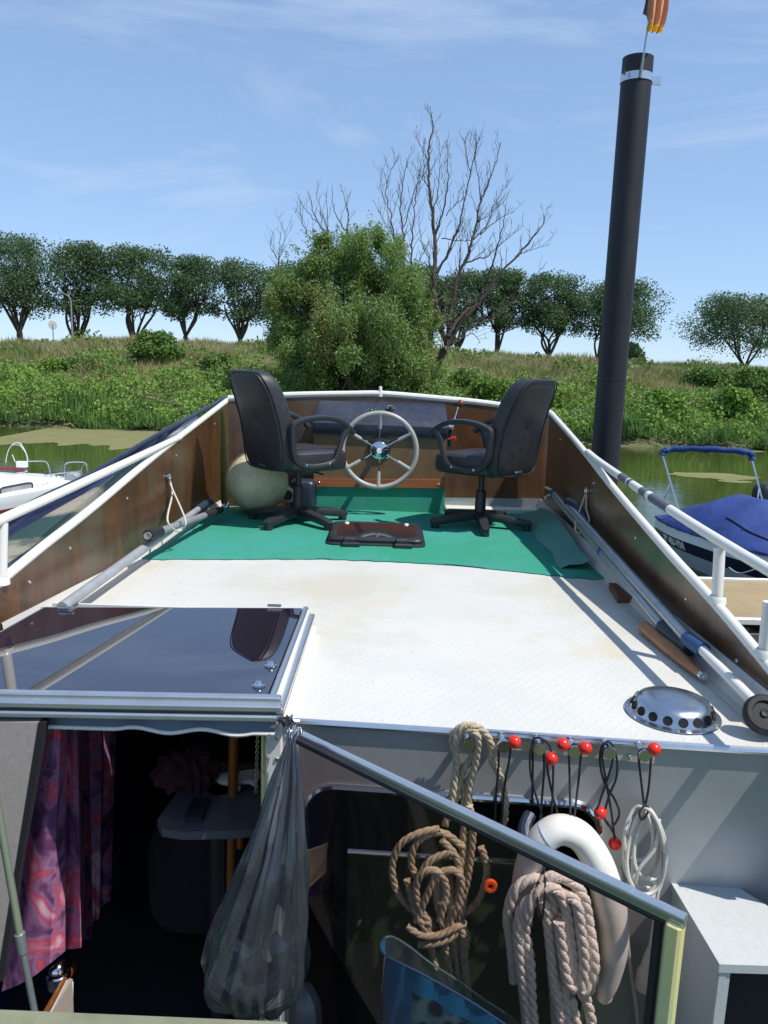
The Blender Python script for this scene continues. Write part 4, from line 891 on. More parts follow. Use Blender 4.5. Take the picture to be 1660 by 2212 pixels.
# ---- console and wheel
YC = 5.93
def cy(x, y, d=0): return ay(x, y, YC-d)
cs = MB(); a, b, c, d_ = cy(678, 912), cy(966, 924), cy(960, 1108), cy(679, 1104)
a2, b2 = cy(678, 1036), cy(961, 1038)
cs.prism([a, b, b2, a2], (0, .28, 0), mConsole); con = B(cs, 'steering_console', smooth=False)
mb = MB(); a3, b3 = cy(679, 1050, .0), cy(961, 1054, .0); mb.prism([a2+[0, -.02, .008], b2+[0, -.02, .008], b3+[0, -.02, 0], a3+[0, -.02, 0]], (0, .10, 0), mOrange); mb.build('batten', con, smooth=False)
for x, y in ((690, 1042), (948, 1046)): mb = MB(); screw(mb, cy(x, y, .021), (0, -1, 0), .008, mSteel); mb.build('batten_screw', con)
mb = MB(); mb.prism([a3+[0, .0, -.002], b3+[0, 0, -.002], (b3[0], YC, 0.004), (a3[0], YC, 0.004)], (0, .26, 0), mCarpet); mb.build('carpeted_foot', con, smooth=False)
# padded sloping top
f0, f1 = cy(677, 908, .02), cy(968, 920, .02); l0, l1 = cy(678, 918, .02)+[0, 0, -.0], cy(967, 924, .02)
g0_, g1_ = ay(692, 866, 6.02), ay(962, 872, 6.14)
mb = MB(); G = []
for t_ in np.linspace(0, 1, 24):
    F_ = f0+(f1-f0)*t_; G_ = g0_+(g1_-g0_)*t_; pad = .010*sin(pi*min(1, max(0, t_)))**.3
    row = [F_+[0, .0, -.095], F_+[0, -.012, -.06], F_+[0, -.012, -.015], F_+[0, .004, .0]]
    for q in np.linspace(.06, 1, 8): row.append(F_+(G_-F_)*q+np.array([0, 0, pad*sin(pi*q)+.003]))
    row.append(G_+[0, .01, -.1]); G.append(row)
mb.grid(G, mNavy)
for row in (G[0], G[-1]): mb.add(row, [tuple(range(len(row)))], mNavy)
cu = mb.build('padded_top', con)
for px, lab in ((804, 0), (844, 1)):
    q = ay(px, 881 if not lab else 880, 6.02); mb = MB(); nrm_ = np.array([0, -.35, 1.0])
    mb.lathe(q, [(.026, 0), (.030, .006), (.034, .006), (.036, 0), (.036, -.006), (.026, -.006)], mChrome, 24, axis=nrm_)
    mb.lathe(q, [(0, .003), (.027, .003)], mRubber, 20, axis=nrm_)
    if lab: mb.lathe(q+[0, -.03, -.03], [(0, .03), (.014, .03), (.016, .0), (0, 0)], mRubber, 14)
    mb.build('gauge', con)
# wheel
wcn = ay(820, 973, 5.72); RW = .270
mb = MB(); ring = [wcn+np.array([RW*cos(t), .0, RW*sin(t)]) for t in np.linspace(0, 2*pi, 73)[:-1]]; mb.tube(ring, .0185, mGreyPl, n=14, closed=True)
whl = B(mb, 'steering_wheel')
for k in range(6):
    t_ = pi/2+k*pi/3; d = np.array([cos(t_), 0, sin(t_)]); m = MB(); m.tube([wcn+d*.045+[0, .02, 0], wcn+d*.20+[0, .004, 0]], .006, mChrome, n=8); m.tube([wcn+d*.155+[0, .006, 0], wcn+d*.17+[0, .005, 0], wcn+d*(RW-.03), wcn+d*(RW-.008)], [.011, .014, .014, .020], mGreyPl, n=10); m.build('spoke', whl)
mb = MB(); mb.lathe(wcn+[0, .02, 0], [(.066, -.0), (.066, .012), (.060, .020), (.034, .030), (.022, .038), (.020, .034), (0, .032)], mChrome, 32, axis=(0, -1, 0)); mb.build('hub_cap', whl)
mb = MB(); mb.tube([wcn+[0, .02, 0], (wcn[0], YC-.03, wcn[2])], .02, mSteel); mb.lathe((wcn[0], YC-.004, wcn[2]), [(.085, 0), (.085, .012), (.02, .03)], mRubber, 24, axis=(0, -1, 0)); mb.build('shaft', whl)
for x, y in ((792, 954), (838, 953), (838, 988), (842, 967)): mb = MB(); screw(mb, cy(x, y, .004), (0, -1, 0), .012, mSteel); mb.build('mount_bolt', con)
# throttle
tq = ay(970, 930, 6.02); th = MB(); th.box(ay(974, 935, 6.05), (.03, .09, .22), mNavy, bev=.008); tho = B(th, 'throttle_box')
mb = MB(); k0, k1 = ay(975, 922, 6.0), ay(991, 880, 5.98); mb.tube(catmull([k0, ay(983, 905, 5.98), k1, ay(995, 876, 5.98)], 5), [.010]*6+[.007]*10, mChrome, n=8); mb.lathe(k0, [(0, .02), (.02, .018), (.02, -.02), (0, -.02)], mChrome, 16, axis=(1, 0, 0)); mb.build('lever', tho)
mb = MB(); mb.ball(ay(995, 872, 5.98), .030, mat('maroon_knob', (.14, .028, .02), .3), 16); mb.build('knob', tho)
mb = MB(); mb.tube([ay(969, 948, 6.0), ay(976, 947, 5.98)], .007, mChrome, n=8); mb.tube([ay(975, 947.5, 5.98), ay(985, 946, 5.97)], .014, mRed, n=10); mb.build('red_handle', tho)
# deck hatch in the carpet
def rrect(cx, cy_, w_, h_, r, z, n=6):
    P = []
    for (sx, sy, a0) in ((1, 1, 0), (-1, 1, pi/2), (-1, -1, pi), (1, -1, 1.5*pi)):
        for k in range(n+1): a = a0+k*pi/2/n; P.append(np.array([cx+sx*(w_/2-r)+r*cos(a), cy_+sy*(h_/2-r)+r*sin(a), z]))
    return P
hc = (az(715, 1123, .05)+az(922, 1172, .05)+az(702, 1170, .05)+az(912, 1126, .05))/4
mb = MB(); W_, D_ = .56, .50; hcx, hcy = hc[0], hc[1]+.0
prf = [(0, .010), (0, .032), (-.004, .038), (-.02, .040)]
G = [rrect(hcx, hcy, W_+2*o_, D_+2*o_, .06, z) for o_, z in ((.03, .008), (.03, .018), (.022, .024), (.014, .026), (.014, .034), (.018, .042), (.012, .054), (0, .058), (-.022, .058), (-.03, .054))]
mb.grid(G, mPlast, closeu=True); dh = B(mb, 'deck_light_hatch')
mb = MB(); p_ = rrect(hcx, hcy, W_-.058, D_-.058, .04, .0545); mb.add(p_, [tuple(range(len(p_)))], mHatchGl); mb.add([q-np.array([0, 0, .03]) for q in p_], [tuple(range(len(p_)))], mDark); mb.build('smoked_pane', dh, smooth=False)
for sx in (-.16, .16):
    m = MB(); m.box((hcx+sx, hcy-D_/2-.022, .045), (.075, .055, .035), mPlast, bev=.008); m.box((hcx+sx+.01, hcy-D_/2-.055, .022), (.11, .035, .03), mPlast, bev=.006); m.build('hinge', dh)
for sx in (-.2, .2):
    m = MB(); m.lathe((hcx+sx, hcy+D_/2-.05, .055), [(0, .008), (.012, .007), (.016, 0)], mBoat, 14); m.build('stud', dh)
# dome ventilator
vc = az(1452, 1542, .0); vc[2] = 0; vax = np.array([.16, .15])
mb = MB(); n = 96; G = []
prof = [(1.10, .0005), (1.09, .003), (1.00, .0045), (.965, .007), (.935, .016), (.885, .036), (.80, .052), (.66, .060), (.4, .0645), (.18, .066), (.005, .0662)]
ew, eh = .139, .140
def vp(k, t): return [vc[0]+ew*k[0]*cos(t), vc[1]+eh*k[0]*sin(t), k[1]*.92+.003]
for k in prof: G.append([vp(k, 2*pi*i/n) for i in range(n)])
mb.grid(G, mat('brushed_steel', (.60, .61, .63), .24, 1.0, var=(9, (.5, .51, .53), .45, .7), bump=(60, .0004)), closeu=True); ve = B(mb, 'dome_ventilator')
for i in range(17):
    t_ = 2*pi*(i+.5)/17; c = np.array([vc[0]+ew*.912*cos(t_), vc[1]+eh*.912*sin(t_), .027]); nn = np.array([cos(t_), sin(t_), .40]); nn /= np.linalg.norm(nn)
    m = MB(); m.lathe(c+nn*.0015, [(0, -.001), (.0135, -.001), (.0150, .0010), (.0155, -.003)], mDark, 16, axis=nn); m.build('vent_hole', ve)
m = MB()
for i in range(6): t_ = 2*pi*i/6+.3; screw(m, (vc[0]+ew*1.045*cos(t_), vc[1]+eh*1.045*sin(t_), .008), (0, 0, 1), .005, mAlu)
m.build('flange_screws', ve)
# rings on the bulwarks
ringpos = []
for (x, y, line, s_) in ((365, 1030, LB, 1), (1268, 1060, RB, -1)):
    q = onwall(x, y, line, -.015); ringpos.append(q); m = MB(); m.tube([q+np.array([s_*.006, .018*cos(t), .018*sin(t)]) for t in np.linspace(0, 2*pi, 21)[:-1]], .004, mSteel, n=6, closed=True); m.lathe(q-np.array([s_*.012, 0, 0]), [(.012, 0), (.012, .006), (.005, .008)], mSteel, 12, axis=(s_, 0, 0)); B(m, 'eye_ring')

# ================================================================== LOOSE THINGS
# carpet
ne = catmull([az(x, y, .007) for x, y in [(306, 1206), (420, 1207), (560, 1207), (700, 1207), (810, 1211), (960, 1219), (1130, 1235), (1230, 1246), (1322, 1252)]], 8)
mb = MB(); G = []
for p in ne:
    t_ = (p[0]+1.36)/2.62; fx_ = -1.235+t_*2.435; j = .006*R.randn()
    G.append([(p[0], p[1]+j, .0045)]+[(p[0]+(fx_-p[0])*q, p[1]+(5.91+.10*t_-p[1])*q, .009+.0015*sin(p[0]*7+q*9)) for q in np.linspace(.004, 1, 14)])
mb.grid(G, mCarpet)
car = solo(mb, 'green_carpet', (0, 5, 0), 'green carpet laid across the forward half of the deck under the chairs', 'carpet')
mb = MB(); G = []
mFold = mat('pale_carpet_backing', (.10, .26, .21), .9, bump=(90, .002))
for i, yy in enumerate(np.linspace(5.9, 4.3, 34)):
    xw = float(np.interp(yy, [4.09, 4.95, 6.2], [1.19, 1.19, 1.217])); wv = .5+.5*sin(yy*9)*.6; hgt_ = .10*sin(pi*min(1, (i+2)/30))+.02
    G.append([(xw-.025, yy, .055+hgt_*.6), (xw-.05-.02*wv, yy, .03+hgt_*.55), (xw-.12-.03*wv, yy, .03+hgt_*.2), (xw-.15-.05*wv, yy, .012)])
mb.grid(G, mFold); mb.build('curled_edge', car)
# chairs
def make_chair(loc, rz, label, ph0, grp='black swivel chairs at the wheel'):
    root = empty('swivel_chair', loc, label, 'chair', grp, rz)
    Bc = lambda m, n, par=root: m.build(n, par, local=True)
    def back(u, v, w_):
        z = .712+v; k = (v+.31)/.62; wd = 1.0-.07*(k-.4)**2*2-.05*k; y = -.235-.15*(k)**1.15+.035*sin(pi*k)+w_+.22*(u*u)*(1 if w_ > 0 else .25); return np.array([u*wd, y, z])
    m = MB(); pillow(m, .53, .655, .125, mBlack, back, ex=5.5, ns=64); bk = Bc(m, 'backrest')
    m = MB()
    P = []
    for k in range(56):
        a = 2*pi*k/56; ca, sa = cos(a), sin(a); P.append(back(.94*.265*math.copysign(abs(ca)**(2/5.5), ca), .95*.335*math.copysign(abs(sa)**(2/5.5), sa), -.0545))
    m.tube(P, .005, mBlack, n=6, closed=True); Bc(m, 'piping', bk)
    m = MB(); pillow(m, .51, .52, .15, mBlack, lambda u, v, w_: np.array([u, v+.03, .450+w_+.02*max(0, v)*0-.05*max(0, v-.15)*2+.03*(u*2)**2*(1 if w_ > 0 else 0)]), ex=4, ns=44); Bc(m, 'seat')
    pr_ = [(-1, -.55), (-.9, -.75), (.9, -.75), (1, -.55), (1, .55), (.9, .75), (-.9, .75), (-1, .55)]
    for sx in (-1, 1):
        X = sx*.275
        loop = [(-.145, .435), (-.20, .47), (-.225, .53), (-.235, .62), (-.235, .69), (-.205, .715), (-.12, .738), (0, .745), (.10, .732), (.19, .695), (.262, .635)]
        P = catmull([(X+sx*.015*sin(i/10*pi), y_, z_) for i, (y_, z_) in enumerate(loop)], 5)
        m = MB(); m.tube(P, .020, mPlast, prof=pr_, upv=None, n=8)
        P2 = catmull([(X+sx*.010, .215, .672), (X, .175, .61), (X, .145, .53), (X, .105, .455), (X, .04, .432), (X, -.06, .425), (X, -.145, .435)], 5)
        m.tube(P2, .0185, mPlast, prof=pr_); ar = Bc(m, 'armrest')
        m = MB()
        for (y_, z_) in ((-.21, .52), (-.12, .435), (.06, .437)): screw(m, (X+sx*.02, y_, z_), (sx, 0, 0), .009, mSteel)
        Bc(m, 'arm_bolts', ar)
    m = MB(); m.box((0, -.02, .385), (.24, .30, .035), mPlast, bev=.012); m.tube([(0.05, 0, .38), (.26, .03, .365)], .006, mPlast, n=6); m.box((0, -.22, .41), (.09, .16, .03), mPlast, bev=.01); Bc(m, 'tilt_mechanism')
    m = MB(); m.lathe((0, 0, 0), [(.0, .06), (.04, .06), (.036, .25), (.034, .255), (.02, .257), (.02, .37), (.03, .372), (.03, .38)], mPlast, 20); Bc(m, 'gas_column')
    for k in range(5):
        a = 2*pi*k/5+radians(ph0)-rz; d = np.array([cos(a), sin(a), 0]); m = MB()
        m.tube([d*.0+[0, 0, .080], d*.06+[0, 0, .080], d*.22+[0, 0, .060], d*.34+[0, 0, .045], d*.365+[0, 0, .040]], [.036, .036, .032, .029, .018], mPlast, prof=pr_, upv=(0, 0, 1)); m.lathe(d*.335, [(0, .0), (.028, .0), (.03, .012), (.028, .04), (.015, .062), (0, .066)], mPlast, 14); Bc(m, 'base_leg')
    return root
make_chair((-.60, 5.40, .010), radians(-51), 'black leather office chair left of the steering wheel, turned to the right', 25)
make_chair((.675, 5.45, .010), radians(50), 'black leather office chair right of the steering wheel, turned to the left', 54)
# big round fender
fc = ay(556, 1023, 5.68); mb = MB(); rf = .226; fc[2] = rf+.02
prof = [(0.001, -rf)]+[(rf*sin(a), -rf*cos(a)) for a in np.linspace(.1, pi*.86, 30)]
prof += [(.06, rf*.99), (.045, rf*1.08), (.03, rf*1.12), (.001, rf*1.13)]
mb.lathe(fc, prof, mFender, 44, axis=(.12, .08, 1)); fo = solo(mb, 'ball_fender', (fc[0], fc[1], 0), 'big round dirty cream ball fender in the bow corner behind the left chair', 'fender')
mb = MB(); mb.lathe(fc+np.array([.12, .08, 1])/1.01*rf*1.09, [(.03, 0), (.032, .03), (.02, .05), (0, .05)], mPoleGrey, 18, axis=(.12, .08, 1)); mb.build('eyelet_top', fo)
q = ay(620, 1078, 5.75); mb = MB()
for k in range(5): mb.tube([q+np.array([(.05+.006*k)*cos(t)+rng.uniform(-.002, .002), .012*k-.02+.01*sin(2*t), .03+(.045+.004*k)*sin(t)]) for t in np.linspace(0, 2*pi, 25)[:-1]], .006, mCable, n=6, closed=True)
solo(mb, 'rope_coil', q, 'thin white line coiled beside the ball fender', 'rope')
q = ay(655, 1075, 5.85); mb = MB(); pillow(mb, .20, .24, .18, mNavy, lambda u, v, w_: np.array([q[0]+u, q[1]+w_, .13+v]), ex=5); solo(mb, 'dark_bag', (q[0], q[1], 0), 'dark soft bag tucked between the ball fender and the console', 'bag')
# poles on the left
def pole(name, pts, label, cat='boat hook'):
    """pts: list of (a, b, r, mat)"""
    mb = MB()
    for a, b, r, m in pts: mb.tube([a, b], r, m, n=14)
    return mb
a, b = az(320, 1157, .19), az(478, 1101, .09); u = (b-a)/np.linalg.norm(b-a)
bh = empty('boat_hook', a, 'grey boat hook with a thick black end resting on the left waterway', 'boat hook')
mb = MB(); mb.tube([a+u*.12, a+(b-a)*.72], .021, mPoleGrey); mb.build('shaft', bh)
mb = MB(); mb.tube([a, a+u*.17], .030, mRubber, n=16); mb.lathe(a, [(.020, .0), (.020, .012), (.0, .006)], mPoleGrey, 12, axis=-u); mb.build('grip', bh)
mb = MB(); mb.tube([a+(b-a)*.72, b], [.029, .022], mRubber); mb.tube(catmull([b, b+u*.05+[0, 0, .02], b+u*.07+[.03, -.02, .05], b+u*.04+[.05, -.05, .05], b+u*.01+[.05, -.07, .02]], 5), .011, mSteel, n=8); mb.build('hook', bh)
a, b = az(135, 1312, .085), az(452, 1083, .16); mb = pole('', [(a, a+(b-a)*.62, .024, mPoleGrey2), (a+(b-a)*.60, a+(b-a)*.9, .020, mPoleGrey2), (a+(b-a)*.88, b, .026, mDkBlue)], '')
solo(mb, 'telescopic_pole', a, 'long aluminium telescopic pole lying along the foot of the left bulwark', 'pole')
q = ringpos[0]; mb = MB(); l1 = az(362, 1122, .22); l2 = az(395, 1143, .14)
mb.tube(catmull([q+[.0, 0, .0], q+[.02, .0, -.1], l1, (l1+l2)/2+[0, 0, -.035], l2, l2+[.015, 0, .06], q+[.015, .0, -.06], q], 6), .0055, mCable, n=7); solo(mb, 'rope_loop', q, 'white rope loop hanging from the ring on the left bulwark round the poles', 'rope')
# poles on the right
a, b = az(1196, 1066, .26), az(1440, 1362, .07); e = az(1492, 1402, .06)
mb = pole('', [(a, b, .0235, mPoleAlu)], ''); p1 = solo(mb, 'telescopic_pole', b, 'aluminium pole with a blue tape band lying nearest the deck along the right bulwark', 'pole')
mb = MB(); mb.tube([b-(b-a)*.02, e], .030, mDkBlue, n=16); mb.build('grip', p1)
mb = MB(); t_ = .555; mb.tube([a+(b-a)*t_, a+(b-a)*(t_+.018)], .0245, mBlueBand, n=16); mb.build('blue_tape', p1)
mb = MB(); mb.tube([a+(a-b)*.012, a+(b-a)*.02], .026, mBlueFoam); hk = mat('pale_yellow_plastic', (.62, .68, .42), .5); u = (a-b)/np.linalg.norm(a-b); mb.tube(catmull([a, a+u*.05+[-.01, 0, .015], a+u*.06+[-.05, 0, .03]], 4), .009, hk, n=8); mb.tube(catmull([a, a+u*.02+[-.03, 0, -.02], a+u*.0+[-.06, -.02, -.03]], 4), .009, hk, n=8); mb.build('hook', p1)
a, b = az(1228, 1092, .27), az(1488, 1382, .10); e = az(1520, 1405, .10); f_ = az(1630, 1518, .075)
mb = pole('', [(a, b, .0235, mPoleAlu), (e-(e-b)*.1, f_, .0195, mWhite)], ''); p2 = solo(mb, 'deck_brush_pole', f_, 'aluminium and white pole with a blue foam grip lying closest to the right bulwark', 'pole')
mb = MB(); mb.tube([b-(e-b)*.1, e], .029, mBlueFoam, n=16); mb.build('foam_grip', p2)
mb = MB(); mb.tube(catmull([a+[0, .02, .02], a+[.03, -.15, .01], a+[.04, -.3, -.04]], 5), [.03]*6+[.02]*5, mNavy, n=8); mb.build('dark_rag', p2)
wq = az(1650, 1543, .075); mb = MB(); ax_ = np.array([-.15, -.75, .60]); mb.lathe(wq, [(0, .020), (.012, .022), (.014, .016), (.034, .016), (.038, .024), (.052, .024), (.060, .014), (.062, 0), (.060, -.014), (.05, -.024), (0, -.024)], mRubber, 36, axis=ax_)
mb.v = [(x, y, max(z, .002)) for x, y, z in mb.v]
solo(mb, 'rubber_wheel', wq, 'black rubber wheel at the end of the white pole on the right edge', 'wheel')
q = ringpos[1]; mb = MB(); l1 = az(1243, 1138, .20); l2 = az(1258, 1128, .24); mb.tube(catmull([q, q+[-.03, -.01, -.10], l1, l1+[.03, 0, -.035], l2+[.04, 0, -.0], q+[.0, -.02, -.1], q], 6), .0055, mRope, n=7); solo(mb, 'rope_loop', q, 'thin rope loop hanging from the ring on the right bulwark round the poles', 'rope')
# turned wooden fid
a, b = az(1390, 1353, .028), az(1518, 1460, .028); u = (b-a)/np.linalg.norm(b-a); l = np.linalg.norm(b-a)
mb = MB(); mb.lathe(a, [(0, 0), (.018, .001), (.0275, .012), (.029, l*.15), (.029, l*.5), (.0235, l*.75), (.017, l*.95), (.015, l)], mBat, 24, axis=u); bt_ = solo(mb, 'wooden_baton', a, 'tapered turned wooden baton with a steel tip lying on the deck by the right poles', 'baton')
mb = MB(); mb.lathe(a+u*l, [(.0165, -.01), (.0165, .012), (.008, .014), (.008, .026), (0, .028)], mSteel, 16, axis=u); mb.build('steel_tip', bt_)
mb = MB(); a = az(1312, 1262, .02); b = az(1375, 1300, .02); mb.box((a+b)/2+[-.0, .0, .0], (.085, .26, .032), mat('dark_teak', (.13, .05, .025), .6), rot=np.array([[.96, .10, 0], [-.10, .96, 0], [0, 0, 1]]), bev=.003); solo(mb, 'teak_block', (a+b)/2, 'small dark teak block on the deck at the corner of the carpet', 'wood block')

# ---- things hung on the pegs
def pb(x, y, d): return onb(x, y, d)
def ropething(name, paths, r, m, label, cat='rope', pitch=None):
    mb = MB()
    for P in paths: mb.rope([pb(*p) for p in P], r, m, pitch)
    return solo(mb, name, pb(*paths[0][0]), label, cat)
A1 = [[(962, 1782, .05), (975, 1735, .05), (982, 1690, .05), (987, 1650, .05), (985, 1610, .06), (996, 1582, .075), (1015, 1577, .085), (1032, 1590, .085), (1029, 1640, .06), (1016, 1695, .05), (1012, 1740, .05), (1003, 1790, .055), (998, 1850, .06), (990, 1920, .06), (985, 1975, .06)],
      [(975, 1760, .035), (992, 1700, .035), (1003, 1660, .04), (1018, 1640, .045), (1024, 1600, .06), (1010, 1570, .07), (988, 1577, .06), (978, 1600, .045), (992, 1660, .03), (1004, 1710, .03), (1000, 1760, .03)],
      [(985, 1590, .08), (1003, 1568, .085), (1030, 1570, .08), (1052, 1588, .07), (1063, 1616, .06), (1062, 1640, .05), (1078, 1670, .03), (1090, 1710, .03), (1092, 1760, .02), (1085, 1790, .02)],
      [(950, 1790, .08), (905, 1800, .09), (865, 1825, .09), (848, 1870, .09), (856, 1920, .09), (885, 1960, .09), (925, 1990, .095), (950, 2020, .09)],
      [(1000, 1830, .07), (960, 1800, .08), (920, 1805, .08), (895, 1830, .08), (890, 1870, .08), (905, 1900, .08)],
      [(1040, 1830, .06), (1052, 1870, .06), (1048, 1910, .06), (1030, 1950, .06), (1000, 1975, .06)],
      [(955, 1815, .10), (985, 1850, .10), (995, 1900, .10), (990, 1960, .10), (970, 1995, .10)],
      [(975, 1840, .11), (930, 1860, .11), (905, 1900, .11), (900, 1950, .11), (930, 1990, .11)],
      [(900, 1990, .12), (925, 1930, .12), (945, 1890, .12), (980, 1880, .12), (998, 1905, .12), (985, 1960, .12), (965, 1995, .11)],
      [(905, 1960, .115), (900, 1910, .12), (925, 1880, .125), (955, 1890, .125), (965, 1930, .12), (950, 1990, .12)],
      [(880, 2000, .12), (910, 2020, .13), (950, 2020, .13), (990, 2000, .12), (1003, 1995, .10)],
      [(905, 2040, .12), (935, 2040, .13), (975, 2025, .12), (995, 2000, .1), (1008, 2020, .09), (1005, 2070, .09), (1010, 2130, .09), (1020, 2200, .09), (1022, 2260, .09)],
      [(985, 1990, .11), (1000, 2020, .11), (1002, 2070, .10), (1008, 2140, .10), (1013, 2220, .1)],
      [(925, 1990, .12), (935, 2060, .10), (950, 2110, .1), (970, 2150, .1)], [(940, 1890, .09), (945, 1950, .1), (958, 2000, .11), (965, 2060, .1), (975, 2110, .1), (990, 2160, .1)],
      [(970, 1880, .09), (975, 1940, .1), (975, 2000, .11), (985, 2060, .09), (990, 2110, .09)], [(1015, 1740, .06), (1022, 1800, .06), (1015, 1870, .06), (1005, 1930, .06), (995, 1990, .08)],
      [(880, 1900, .1), (895, 1960, .11), (915, 2000, .12), (930, 2030, .12)], [(1005, 1800, .05), (1003, 1870, .05), (995, 1930, .05), (985, 1980, .06)]]
ropething('mooring_rope', A1, .0120, mRope, 'coil of beige twisted rope looped over the leftmost peg and knotted below')
Bp = [[(1112, 2120, .16), (1105, 2040, .16), (1098, 1980, .17), (1112, 1925, .18), (1145, 1900, .18), (1175, 1905, .18), (1195, 1950, .18), (1205, 2030, .18), (1215, 2110, .18), (1225, 2200, .17), (1230, 2290, .17)],
      [(1142, 2260, .18), (1135, 2170, .18), (1125, 2080, .19), (1120, 2000, .2), (1135, 1955, .2), (1160, 1940, .2), (1180, 1965, .2), (1190, 2040, .2), (1198, 2120, .2), (1215, 2220, .19)],
      [(1165, 2280, .17), (1150, 2180, .18), (1145, 2080, .19), (1135, 2010, .19), (1140, 1970, .21), (1165, 1925, .21), (1200, 1920, .21), (1222, 1960, .21), (1235, 2040, .21), (1245, 2110, .21), (1262, 2140, .21), (1280, 2110, .2), (1282, 2060, .2), (1272, 2000, .19), (1262, 1940, .19), (1235, 1905, .19), (1195, 1893, .19), (1170, 1905, .19)],
      [(1215, 1930, .20), (1245, 1950, .22), (1255, 2010, .22), (1262, 2070, .22), (1258, 2120, .22), (1240, 2135, .22), (1225, 2110, .22), (1215, 2050, .22), (1208, 1990, .22)],
      [(1245, 1925, .18), (1265, 1960, .18), (1278, 2030, .19), (1285, 2090, .19), (1275, 2135, .19), (1250, 2150, .19)],
      [(1195, 2100, .17), (1200, 2170, .16), (1205, 2260, .16)], [(1262, 2145, .17), (1275, 2190, .16), (1285, 2260, .16)], [(1232, 2150, .17), (1245, 2210, .17), (1250, 2280, .17)]]
ropething('thick_rope', Bp, .0175, mRopeW, 'thick pale twisted rope hanging in long loops behind the glass door')
# white cable coil with coupling
Cp = []
for k, (cx_, cy_, rx, ry, ph) in enumerate([(1392, 1830, 44, 88, 0), (1385, 1820, 36, 78, .4), (1400, 1850, 32, 92, -.3), (1380, 1800, 30, 58, .8), (1405, 1830, 34, 70, .2), (1396, 1840, 40, 92, -.1)]):
    Cp.append([(cx_+rx*cos(t)*(1-.25*sin(t)), cy_-ry*sin(t)*1.0, .05+.008*k+.012*sin(t*2+ph)) for t in np.linspace(0, 2*pi, 17)[:-1]])
mb = MB()
for P in Cp: mb.tube(catmull([pb(*p) for p in P], 5, True), .0055, mCable, n=8, closed=True)
mb.tube(catmull([pb(*p) for p in [(1425, 1770, .08), (1416, 1830, .09), (1380, 1880, .095), (1376, 1920, .09), (1395, 1935, .08), (1425, 1900, .07)]], 6), .0055, mCable, n=8)
mb.tube(catmull([pb(*p) for p in [(1430, 1800, .07), (1428, 1880, .07), (1420, 1940, .08), (1412, 2000, .09), (1403, 2055, .09)]], 6), .0055, mCable, n=8)
mb.tube(catmull([pb(*p) for p in [(1340, 1880, .05), (1352, 1990, .05), (1362, 2090, .05), (1375, 2180, .05), (1380, 2260, .05)]], 6), .006, mCable, n=8)
cc_ = solo(mb, 'extension_cable', pb(1392, 1740, .06), 'white electric cable coiled and hung by a black cord from the rightmost peg', 'cable')
mb = MB(); a, b = pb(1405, 2045, .09), pb(1394, 2135, .09); u = (b-a)/np.linalg.norm(b-a); l = np.linalg.norm(b-a); mb.lathe(a, [(.008, 0), (.010, l*.1), (.016, l*.25), (.022, l*.5), (.026, l*.55), (.030, l*.6), (.031, l*.98), (.026, l), (0, l)], mCable, 24, axis=u); mb.build('plug', cc_)
# horseshoe life buoy
LRp = [(1178, 1830, .13), (1152, 1812, .13), (1150, 1780, .13), (1185, 1765, .13), (1222, 1778, .13), (1262, 1808, .13), (1292, 1865, .13), (1312, 1940, .13), (1322, 2020, .13), (1318, 2100, .13), (1303, 2152, .13)]
Q = catmull([pb(1135, 1990, .10), pb(1130, 1930, .11), pb(1142, 1870, .12), pb(1168, 1818, .13), pb(1208, 1792, .13), pb(1255, 1808, .13), pb(1292, 1865, .13), pb(1315, 1940, .13), pb(1326, 2010, .13), pb(1322, 2080, .13), pb(1306, 2150, .13)], 8)
n = len(Q); rr = [float(np.interp(i/(n-1), [0, .05, .25, .42, .50, .70, .86, .95, 1], [.026, .040, .052, .050, .052, .062, .054, .040, .026])) for i in range(n)]
mb = MB(); mb.tube(Q, rr, mRingW, n=24, prof=[(1.0*cos(t), .8*sin(t)) for t in np.linspace(0, 2*pi, 25)[:-1]]); mb.ball(Q[0], rr[0]*.95, mRingW, 14); mb.ball(Q[-1], rr[-1]*.98, mRingW, 14)
lb = solo(mb, 'horseshoe_buoy', Q[0], 'white horseshoe life buoy hanging on the bulkhead below the pegs', 'life buoy')
mb = MB(); t_ = 28; c = Q[t_]; mb.tube([Q[t_-1], Q[t_+1]], [rr[t_]*1.03]*2, mBoat, n=24, cap=False, prof=[(1.0*cos(t), .8*sin(t)) for t in np.linspace(0, 2*pi, 25)[:-1]]); mb.build('strap', lb)
mb = MB(); mb.tube(catmull([pb(1145, 1760, .06), pb(1133, 1790, .10), pb(1140, 1830, .14), pb(1160, 1850, .16)], 6), .020, mNavy, n=10); mb.build('dark_strap', lb)
# elastic cords with balls
def cord(paths, balls, label, rings=()):
    root = empty('bungee_cord', pb(*paths[0][0]), label, 'bungee cord', 'black elastic cords with red balls on the pegs')
    m = MB()
    for P in paths: m.tube(catmull([pb(*p) for p in P], 6), .0036, mCord, n=7)
    m.build('elastic', root)
    for x, y, d in balls: m = MB(); c = pb(x, y, d); m.ball(c, .0195, mRed, 22); m.lathe(c+np.array([-.012, -.0145, .002]), [(0, .0035), (.005, .0035), (.0065, .0)], mRubber, 10, axis=(-.6, -.75, .1)) if x in (1216.8, 1297) else None; m.build('ball', root)
    return root
cord([[(1100, 1608, .075), (1090, 1600, .075), (1079, 1610, .078), (1077, 1660, .07), (1072, 1720, .04), (1070, 1785, .03)], [(1104, 1612, .07), (1101, 1640, .07), (1090, 1700, .05), (1083, 1790, .03)]], [(1112, 1602.7, .085)], 'elastic cord with one red ball on the peg next to the beige rope')
